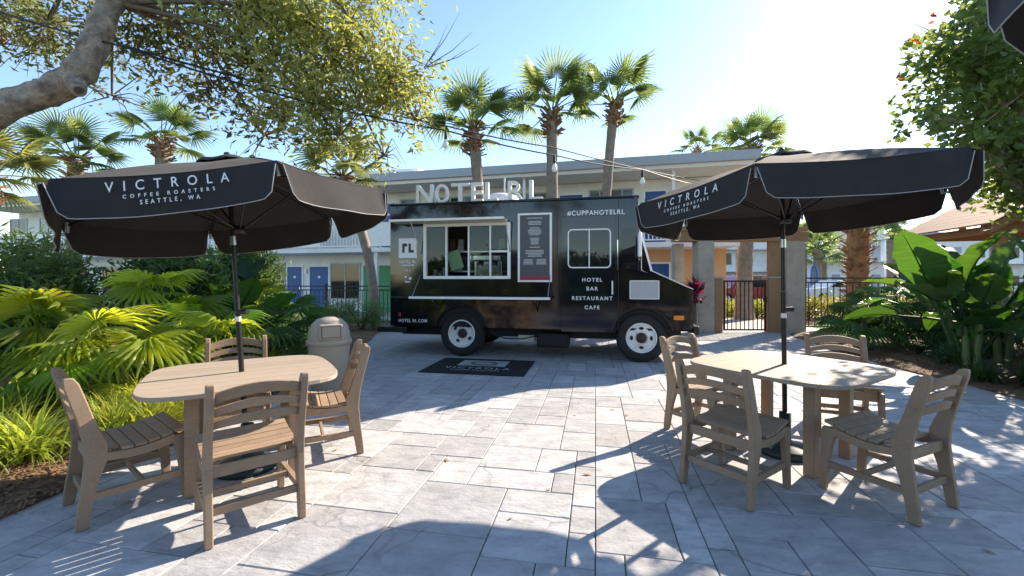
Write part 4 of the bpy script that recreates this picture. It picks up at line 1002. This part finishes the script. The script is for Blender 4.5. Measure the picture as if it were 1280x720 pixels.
for px, py, d, rx, ry, rz, w in ((200,35,5.6,1.3,.8,.7,.5),(265,110,5.6,.75,.6,.65,.30),(60,30,5.8,1.1,.8,.6,.45),(140,120,6,.7,.5,.5,.12),(330,170,5.6,.65,.5,.35,.35),(40,60,6.2,.9,.6,.5,.2),(310,80,5.5,.8,.6,.7,.4),(230,60,5.7,1.0,.7,.6,.4)):
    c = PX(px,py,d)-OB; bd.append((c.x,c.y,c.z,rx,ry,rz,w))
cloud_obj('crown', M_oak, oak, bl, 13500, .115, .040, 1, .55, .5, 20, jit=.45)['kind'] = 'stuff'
cloud_obj('crown', M_oak_shade, oak, bd, 4000, .105, .040, 2, .6, .45, 12, jit=.45)['kind'] = 'stuff'
tw = MB(); src = [Vector(limb[9])-OB, Vector(limb[10])-OB, Vector(limb[11])-OB]
for b in bl + bd:
    c = Vector(b[:3]); s = ro.choice(src); m_ = s.lerp(c,.55)+Vector((0,0,.45)); P_, r_ = smooth([s, m_, c],[.032,.022,.012],6); tw.tube(P_, r_, 6)
    for k in range(14):
        e = c + Vector((ro.uniform(-1,1)*b[3]*.95, ro.uniform(-1,1)*b[4], ro.uniform(-1.05,.7)*b[5])); q = c.lerp(e,.5)+Vector((0,0,ro.uniform(0,.2)))
        tw.tube([c.lerp(q,.1), q, e], [.010,.006,.002], 4, False)
for px, py in ((575,15),(590,40),(582,62),(560,30),(600,55)):
    a = PX(530,85,5.7)-OB; e = PX(px,py,5.7)-OB; tw.tube([a, a.lerp(e,.6)+Vector((0,0,-.05)), e],[.008,.005,.0015],4,False)
tw.build('twigs', M_twig, oak)

# ------------------------------------------------------------ broad-leaved trees at the shaded side
def broad_tree(base, lab, blobs, n, seed, reds=()):
    root = empty('broad_leaved_tree', base, 0, lab, 'tree', 'broad-leaved trees'); B_ = Vector(base); rd = random.Random(seed)
    cen = sum((Vector(b[:3]) for b in blobs), Vector())/len(blobs) - B_
    t = MB(); P_, r_ = smooth([(0,0,-.1),(.05,.03,.9),(cen.x*.4,cen.y*.4,1.9),tuple(cen)],[.16,.13,.10,.05],6); t.tube(P_, r_, 12, jitter=.06, rnd=rd)
    for b in blobs:
        c = Vector(b[:3])-B_; t.tube([Vector((cen.x*.4,cen.y*.4,1.9)), (cen+c)/2+Vector((0,0,-.2)), c],[.06,.04,.012],6)
        for k in range(9):
            e = c + Vector((rd.uniform(-1,1)*b[3], rd.uniform(-1,1)*b[4], rd.uniform(-.8,1)*b[5])); t.tube([c, e],[.012,.003],4,False)
    t.build('trunk', M_bark, root)
    cloud_obj('crown', M_grape, root, [(*(Vector(b[:3])-B_), *b[3:]) for b in blobs], n, .12, .08, seed, .5, .05, 18, jit=.42)['kind'] = 'stuff'
    if reds:
        v, q = leaf_cloud([(*(p-B_), .05,.05,.05) for p in reds], 5*len(reds), .08, .045, 5, .5, -.5); link('new_leaves', fast_mesh('new_leaves', v, q, M_redl), root)
    return root
bb = [(*PX(px,py,d), rx, ry, rz) for px, py, d, rx, ry, rz in ((1225,100,5.7,.75,.8,.8),(1170,148,5.5,.42,.5,.30),(1285,60,6.0,1.0,1.0,1.3),(1270,195,6.0,.75,.7,.55),(1190,50,5.6,.40,.5,.45),(1215,165,5.7,.55,.5,.4))]
bb += [(7.4,6.0,3.0,1.1,.9,.7),(7.6,6.2,4.9,1.3,1.0,1.0)]
broad_tree((8.9,6.6,.05), 'broad-leaved tree with red-tipped shoots above the level parasol', bb, 11500, 3, [PX(1170,22,5.5), PX(1144,48,5.4), PX(1122,98,5.4)])
broad_tree((10.6,7.6,.05), 'broad-leaved tree shading the far corner of the planting bed', [(10.4,7.6,3.4,1.4,1.3,1.0),(9.6,7.0,4.3,1.0,1.0,.8),(11.4,8.4,4.4,1.4,1.3,1.1),(10.6,6.6,2.8,1.1,1.0,.7)], 6000, 4)

# ------------------------------------------------------------ motel
BY = R(-13.7); B0 = Vector((-3.64,17.4,0)); bu = Vector((math.cos(BY), math.sin(BY), 0)); bnm = Vector((-math.sin(BY), math.cos(BY), 0))
mot = empty('motel', B0, BY, 'two-storey white motel with blue doors, balcony walkway and flat overhanging roof', 'building')
def bxp(px, yin):
    k = (px-640)/F; o_ = B0 + bnm*yin
    return (k*o_.y - o_.x)/(bu.x - k*bu.y)
WY = 1.5; XL, XR = -26.0, 11.6; XG = bxp(770, WY)
MB().box((XL,WY,0),(XG,WY+.2,2.62)).build('ground_wall', M_wall, mot)
MB().box((XG,WY,0),(XR,WY+.2,2.62)).build('ground_wall', M_peach, mot)
MB().box((XL,WY,2.80),(XR,WY+.2,5.34)).build('upper_wall', M_wall, mot)
MB().box((XL,WY+.2,0),(XL+.2,10,5.34)).build('end_wall', M_wall, mot); MB().box((XR-.2,WY+.2,0),(XR,10,5.34)).build('end_wall', M_wall, mot)
MB().box((XL-.1,.05,2.62),(XR+.1,10,2.80)).build('walkway_slab', M_wall, mot)
MB().box((XL-.6,-.02,5.36),(XR+.6,10.5,5.56)).build('soffit', M_soff, mot)
rfm = MB(); rfm.box((XL-.7,-.14,5.50),(XR+.7,-.021,5.82)); rfm.box((XR+.61,-.02,5.50),(XR+.7,10.5,5.82)); rfm.build('fascia', M_fasc, mot)
MB().box((XL-.6,-.02,5.561),(XR+.6,10.5,5.75)).build('roof', M_wall, mot)
# roof-top boxes over the far wing
for a, b, z0, z1, y0 in ((405,526,5.75,6.35,1.5),(175,250,5.75,6.9,2.0)):
    MB().box((bxp(a,y0),y0,z0),(bxp(b,y0),y0+4,z1)).build('roof_block', M_wall, mot)
MB().box((bxp(388,.6),.3,5.83),(bxp(526,.6),3,6.05)).build('upper_fascia', M_white, mot)
for px in (776, 800, 815): MB().tube([(bxp(px,2),2,5.74),(bxp(px,2),2,6.0+.1*(px%3))],.05).build('roof_vent', M_fasc, mot)
def door_at(px0, px1, z0, h=2.05):
    a, b = bxp(px0,WY), bxp(px1,WY)
    d_ = MB().box((a,WY-.03,z0+.02),(b,WY-.002,z0+h)).build('door', M_blue, mot)
    f = MB(); f.box((a-.08,WY-.05,z0),(a-.003,WY-.001,z0+h+.08)); f.box((b+.003,WY-.05,z0),(b+.08,WY-.001,z0+h+.08)); f.box((a-.003,WY-.05,z0+h+.003),(b+.003,WY-.001,z0+h+.08)); f.build('frame', M_white, d_)
    MB().box((b-.12,WY-.07,z0+.95),(b-.08,WY-.031,z0+1.1)).build('handle', M_chrome, d_)
    MB().box(((a+b)/2-.06,WY-.034,z0+1.52),((a+b)/2+.06,WY-.031,z0+1.62)).build('number_plate', M_white, d_)
def win_at(x0, x1, z0, z1, dark=True, mull=2):
    w_ = MB(); fw = .06
    w_.box((x0,WY-.04,z0),(x0+fw,WY-.001,z1)); w_.box((x1-fw,WY-.04,z0),(x1,WY-.001,z1)); w_.box((x0+fw,WY-.04,z0),(x1-fw,WY-.001,z0+fw)); w_.box((x0+fw,WY-.04,z1-fw),(x1-fw,WY-.001,z1))
    for i in range(1, mull):
        xm = x0+(x1-x0)*i/mull; w_.box((xm-.025,WY-.04,z0+fw),(xm+.025,WY-.001,z1-fw))
    w_ = w_.build('window', M_grey, mot)
    MB().box((x0+fw,WY-.022,z0+fw),(x1-fw,WY-.018,z1-fw)).build('pane', M_dark if dark else M_glass, w_)
    if not dark: MB().box((x0+fw,WY-.012,z0+fw),(x1-fw,WY-.004,z1-fw)).build('curtain', M_curt, w_)
    else: MB().box((x0+fw,WY-.012,z0+fw),(x1-fw,WY-.004,z1-fw)).build('blind', M_inter, w_)
for a, b in ((360,378),(388,411)): door_at(a, b, 0.02)
door_at(812,836,0.02); door_at(806,832,2.82)
for a, b in ((309,357),(413,451)): win_at(bxp(a,WY), bxp(b,WY), .55, 2.25)
MB().box((bxp(455,WY),WY-.06,.02),(bxp(500,WY),WY-.002,2.1)).build('green_panel', M_green, mot)
xs_ = bxp(736,WY); win_at(xs_, bxp(792,WY), 3.55, 5.05, False, 4)
win_at(bxp(620,WY), bxp(690,WY), 3.5, 5.05, False, 3); win_at(bxp(545,WY), bxp(600,WY), 3.5, 5.05, True, 3)
win_at(bxp(500,WY), bxp(520,WY), 3.3, 5.05, False, 1); door_at(700,728,2.82); door_at(478,494,2.82)
for k in range(5):
    x = -15.5-k*2.4
    win_at(x-1.6, x-.2, .6, 2.2); win_at(x-1.6, x-.2, 3.5, 5.0, k % 2 == 0)
MB().box((bxp(884,WY),WY-.15,4.55),(bxp(891,WY),WY-.001,4.95)).build('wall_lamp', M_peach, mot)  # this one is a pink exit sign box, no lamp
for px, z in ((333,.12),(432,.12),(655,3.05),(764,3.1)):
    x = bxp(px,WY); ac_ = MB().box((x-.45,WY-.16,z),(x+.45,WY-.001,z+.38)).build('air_conditioner', M_grey, mot)
    for k in range(5): MB().box((x-.42,WY-.168,z+.05+k*.06),(x+.42,WY-.161,z+.075+k*.06)).build('louvre', M_fasc, ac_)
for px, z in ((383.5,1.75),(804,4.6),(733,4.6),(470,4.6),(803,1.75)):
    x = bxp(px,WY); MB().box((x-.07,WY-.12,z),(x+.07,WY-.001,z+.26)).build('wall_lamp', M_white, mot)
# balcony railing: panels and baluster bays
def railing(x0, x1, z, yb, mP, mB, mode):
    n = max(1, round((x1-x0)/1.9)); w_ = (x1-x0)/n
    for i in range(n):
        a = x0+i*w_; rl_ = MB(); rl_.box((a,yb,z+.98),(a+w_,yb+.06,z+1.05)); rl_.box((a,yb,z+.06),(a+w_,yb+.06,z+.11)); rl_.box((a,yb,z),(a+.07,yb+.06,z+.98))
        if mode == 'panel' and i % 2 == 0: rl_.box((a+.07,yb+.015,z+.11),(a+w_,yb+.045,z+.98))
        else:
            m_ = int(w_/.14)
            for k in range(1, m_): rl_.box((a+k*w_/m_-.018,yb+.015,z+.11),(a+k*w_/m_+.018,yb+.045,z+.98))
        rl_.build('railing', mP, mot)
railing(XL, bxp(500,.1), 2.80, .1, M_white, M_white, 'panel')
railing(bxp(500,.1), bxp(790,.1), 2.80, .1, M_white, M_white, 'panel')
railing(bxp(790,.1), XR, 2.80, .1, M_white, M_white, 'bars')
for px in (470, 655, 842): 
    x = bxp(px,.2); MB().box((x-.07,.17,0),(x+.07,.31,2.62)).build('column', M_wall, mot); MB().box((x-.05,.2,2.80),(x+.05,.3,5.36)).build('column', M_wall, mot)

# ------------------------------------------------------------ iron fences
def fence(p0, p1, z0, z1, lab, step=.13, post=2.2, grp='black iron fences'):
    p0 = Vector((p0[0],p0[1],0)); p1 = Vector((p1[0],p1[1],0)); L = (p1-p0).length; a = math.atan2((p1-p0).y,(p1-p0).x)
    root = empty('iron_fence', p0, a, lab, 'fence', grp); n = max(1, round(L/post)); w_ = L/n
    for i in range(n+1):
        MB().box((i*w_-.03,-.03,-.05),(i*w_+.03,.03,z1+.06)).build('post', M_iron, root)
    for i in range(n):
        pk = MB(); x0 = i*w_+.031; x1 = (i+1)*w_-.031
        for z in (z0+.03, z1-.14, z1-.02): MB().box((x0,-.018,z-.018),(x1,.018,z+.018)).build('rail', M_iron, root)
        m_ = int((x1-x0)/step)
        for k in range(m_):
            x = x0+(k+.5)*(x1-x0)/m_; pk.box((x-.009,-.009,z0+.05),(x+.009,.009,z1-.16)); 
        pk.build('pickets', M_iron, root)['kind'] = 'stuff'
    return root
fence((-15.5,14.6), (-3.55,13.6), .10, 1.27, 'black iron fence in front of the motel ground floor')
fence((8.05,11.9), (20,11.2), .14, 1.52, 'black iron fence behind the shaded planting bed', step=.16)
# ------------------------------------------------------------ garden gate and its timber frame
def P12(px, d=12.0): return PX(px,350,d).x
ga = empty('gate_arbour', (P12(925),12.0,-.006), 0, 'timber beam on weathered posts over the garden gate', 'arbour')
gx = P12(925)
for a, b in ((869,889),(978,1001)):
    MB().box((P12(a)-gx,-.2,0),(P12(b)-gx,.22,2.52)).build('post', M_post, ga, bevel=.02)
for a, b in ((854,866),): MB().box((P12(a)-gx,.6,0),(P12(b)-gx,.9,2.52)).build('post', M_post, ga, bevel=.02)
for a, b in ((890,901),(958,976)):
    MB().box((P12(a)-gx,-.12,0),(P12(b)-gx,.12,1.50)).build('pier', M_timber, ga, bevel=.012)
    MB().box((P12(a)-gx-.03,-.15,1.501),(P12(b)-gx+.03,.15,1.55)).build('pier_cap', M_post, ga)
MB().box((P12(961)-gx,-.1,1.552),(P12(976)-gx,.1,2.52)).build('post', M_timber, ga)
MB().box((P12(842)-gx,-.16,2.521),(P12(1006)-gx,.0,2.78)).build('beam', M_timber, ga, bevel=.01)
MB().box((P12(842)-gx,.06,2.521),(P12(1006)-gx,.22,2.78)).build('beam', M_timber, ga, bevel=.01)
for k in range(8): MB().box((P12(848)-gx+k*.46,-.5,2.782),(P12(848)-gx+k*.46+.07,1.0,2.90)).build('rafter', M_timber, ga)
gt = empty('garden_gate', (P12(903),11.95,-.006), 0, 'black iron garden gate with upright bars between two posts', 'gate')
gw = P12(956)-P12(903)
f_ = MB(); f_.box((0,-.02,.06),(.045,.02,1.45)); f_.box((gw-.045,-.02,.06),(gw,.02,1.45)); f_.box((.045,-.02,1.40),(gw-.045,.02,1.445)); f_.box((.045,-.02,.06),(gw-.045,.02,.10)); f_.build('frame', M_iron, gt)
for k in range(1,10): MB().box((k*gw/10-.01,-.01,.10),(k*gw/10+.01,.01,1.40)).build('bar', M_iron, gt)
MB().box((gw-.09,-.05,.85),(gw-.0,-.021,1.0)).build('latch', M_iron, gt)

# ------------------------------------------------------------ timber shelter at the shaded side
shl = empty('timber_shelter', (11.6,9.9,0), R(-14), 'open timber shelter with a steep gabled cedar roof behind the big leaves', 'shelter')
HW = 1.45; SL = .55
for sx in (-HW+.3,HW-.3):
    for sy in (-1.2,1.2): MB().box((sx-.08,sy-.08,-.1),(sx+.08,sy+.08,2.45)).build('post', M_timber, shl)
for sy in (-1.2,1.2): MB().box((-HW,sy-.06,2.451),(HW,sy+.06,2.62)).build('beam', M_timber, shl)
for sx in (-HW+.3,HW-.3): MB().box((sx-.06,-1.14,2.451),(sx+.06,1.14,2.61)).build('beam', M_timber, shl)
ZR = 2.66 + HW*SL
for s in (-1,1):
    for k in range(8):
        y0 = k/8*(HW+.15); y1 = (k+1)/8*(HW+.15)-.006; zf = lambda q: ZR-q*SL
        mb = MB(); mb.prism([(s*y0,zf(y0)),(s*y1,zf(y1)),(s*y1,zf(y1)+.035),(s*y0,zf(y0)+.035)],-1.6,1.6,'y'); mb.build('roof_board', M_cedar, shl)
for sy in (-1.64,1.57):
    mb = MB(); w_ = HW+.12; mb.prism([(-w_,ZR-w_*SL-.01),(0,ZR-.01),(w_,ZR-w_*SL-.01),(w_,ZR-w_*SL-.17),(0,ZR-.17),(-w_,ZR-w_*SL-.17)],sy,sy+.06); mb.build('gable_board', M_timber, shl)
    MB().box((-.07,sy+.061,2.62),(.07,sy+.12,ZR-.17)).build('king_post', M_timber, shl)

# ------------------------------------------------------------ across the car park
def far_block(px0, px1, d, ztop, floors, lab, seed, depth=10):
    x0 = PX(px0,350,d).x; x1 = PX(px1,350,d).x; root = empty('apartment_block', ((x0+x1)/2,d,-.05), 0, lab, 'building', 'white blocks across the car park'); w_ = (x1-x0)/2
    MB().box((-w_,0,0),(w_,depth,ztop)).build('wall', M_wall, root); MB().box((-w_-.3,-.5,ztop),(w_+.3,depth,ztop+.35)).build('roof', M_fasc, root)
    fh = ztop/floors; n = max(2, int(2*w_/4.2)); rd = random.Random(seed)
    for f in range(floors):
        if f: MB().box((-w_,-1.2,f*fh-.12),(w_,-.002,f*fh)).build('balcony', M_wall, root)
        for i in range(n):
            x = -w_+(i+.5)*2*w_/n
            wd = MB().box((x-.9,-.06,f*fh+.7),(x+.4,-.003,f*fh+2.1)).build('window', M_grey, root)
            MB().box((x-.82,-.07,f*fh+.78),(x+.32,-.061,f*fh+2.02)).build('pane', M_dark, wd)
            MB().box((x+.9,-.05,f*fh+.03),(x+1.75,-.003,f*fh+2.1)).build('door', M_fasc, root)
    return root
far_block(880,1000,50,7.6,3,'three-storey white block seen through the gate across the car park',1)
far_block(1004,1105,46,7.0,2,'white block with grey windows seen over the iron fence',2)
far_block(1120,1420,55,7.2,2,'long white block behind the timber shelter',3)
def car(x, y, rz, lab, m_, suv):
    root = empty('parked_car', (x,y,-.03), rz, lab, 'car', 'cars in the car park'); h = 1.75 if suv else 1.45
    pr = [(-2.2,.35),(2.2,.35),(2.25,.75),(2.1,.92),(1.1,1.02),(.5,h),(-1.7,h) if suv else (-1.0,h),(-2.1,1.05) if suv else (-1.7,1.02),(-2.25,.9)]
    MB().prism(pr,-.88,.88).build('body', m_, root, bevel=.07, seg=3)
    gl = [(.95,1.04),(.45,h-.09),(-1.55,h-.09) if suv else (-.95,h-.09),(-1.95,1.06) if suv else (-1.5,1.04)]
    for s in (-1,1): MB().prism(gl,s*.885,s*.875+s*.02).build('side_window', M_dark, root)
    for wx in (-1.35,1.35):
        for s in (-1,1):
            Mx = Matrix.Translation((wx,s*.8,.34)) @ Matrix.Rotation(R(90*(1 if s < 0 else -1)),4,'X')
            ty = MB().lathe([(.2,-.1),(.34,-.1),(.34,.1),(.2,.105)],24,Mx).build('wheel', M_rubber, root); MB().lathe([(.2,.106),(.0,.09)],20,Mx).build('rim', M_grey, ty)
    for s in (-.6,.6): MB().cbox((2.21,s,.82),(.1,.3,.12)).build('headlight', M_glass, root); MB().cbox((-2.22,s,.9),(.08,.25,.15)).build('taillight', M_red, root)
    return root
car(PX(926,350,27).x,27,R(182),'dark red car parked beyond the garden gate',M_carred,True)
car(PX(1045,350,28).x,28,R(178),'white car parked beyond the fence, near small distant palms',M_carwh,False)
car(PX(1150,350,29).x,29,R(180),'white car parked beyond the fence, behind the big leaves',M_carwh,True)
sl = empty('blue_slide', (PX(1018,350,31).x,31,-.03), 0, 'bright blue arched tube in front of the white block across the car park', 'slide')
for k in (0.0,): MB().tube(smooth([(k-.2,0,0),(k-.2,0,2.0),(k,0,2.5),(k+.2,0,2.0),(k+.2,0,0)],[.1]*5,5)[0],.08,8).build('rail', M_slide, sl)

# ------------------------------------------------------------ string lights
def wire(pts, lab):
    root = empty('string_light', pts[0], 0, lab, 'string lights', 'string lights'); o0 = Vector(pts[0]); P_ = []
    for a, b in zip(pts, pts[1:]):
        a = Vector(a); b = Vector(b); sag = (b-a).length*.012
        for j in range(10): t = j/10; q = a.lerp(b,t); q.z -= sag*4*t*(1-t); P_.append(q-o0)
    P_.append(Vector(pts[-1])-o0); MB().tube(P_, .012, 5).build('cable', M_wire, root); return root
wp = [PX(-60,-5,4.9), PX(153,58,4.62), PX(378,126,5.2), PX(557,163,6.0), PX(693,194,7.2), PX(803,212,9.0)]
end = B0 + bu*bxp(925,WY) + bnm*WY; wp.append(Vector((end.x,end.y,4.75)))
w1 = wire([tuple(p) for p in wp], 'black cable of string lights from the oak limb to the motel')
end2 = B0 + bu*bxp(940,WY) + bnm*WY
wire([tuple(PX(153,57,4.62)), tuple(PX(560,158,6.6)), tuple(PX(690,184,8.0)), (end2.x,end2.y,4.9)], 'thinner second black cable running above the string of bulbs')
for i, p in enumerate(wp[1:6]):
    L_ = (p-wp[0]).length; s = (.85,1.0,1.15,1.3,1.5)[i]
    sk = MB(); sk.tube([Vector((0,0,.0)),Vector((0,0,-.05*s)),Vector((0,0,-.11*s))],[.012*s,.017*s,.019*s],10); o = sk.build('socket', M_wire, w1, p-wp[0])
    bu_ = MB(); bu_.lathe([(.016*s,0),(.022*s,-.02*s),(.034*s,-.055*s),(.034*s,-.075*s),(.022*s,-.10*s),(0,-.108*s)],14); bu_.build('bulb', M_bulbw, o, (0,0,-.11*s))
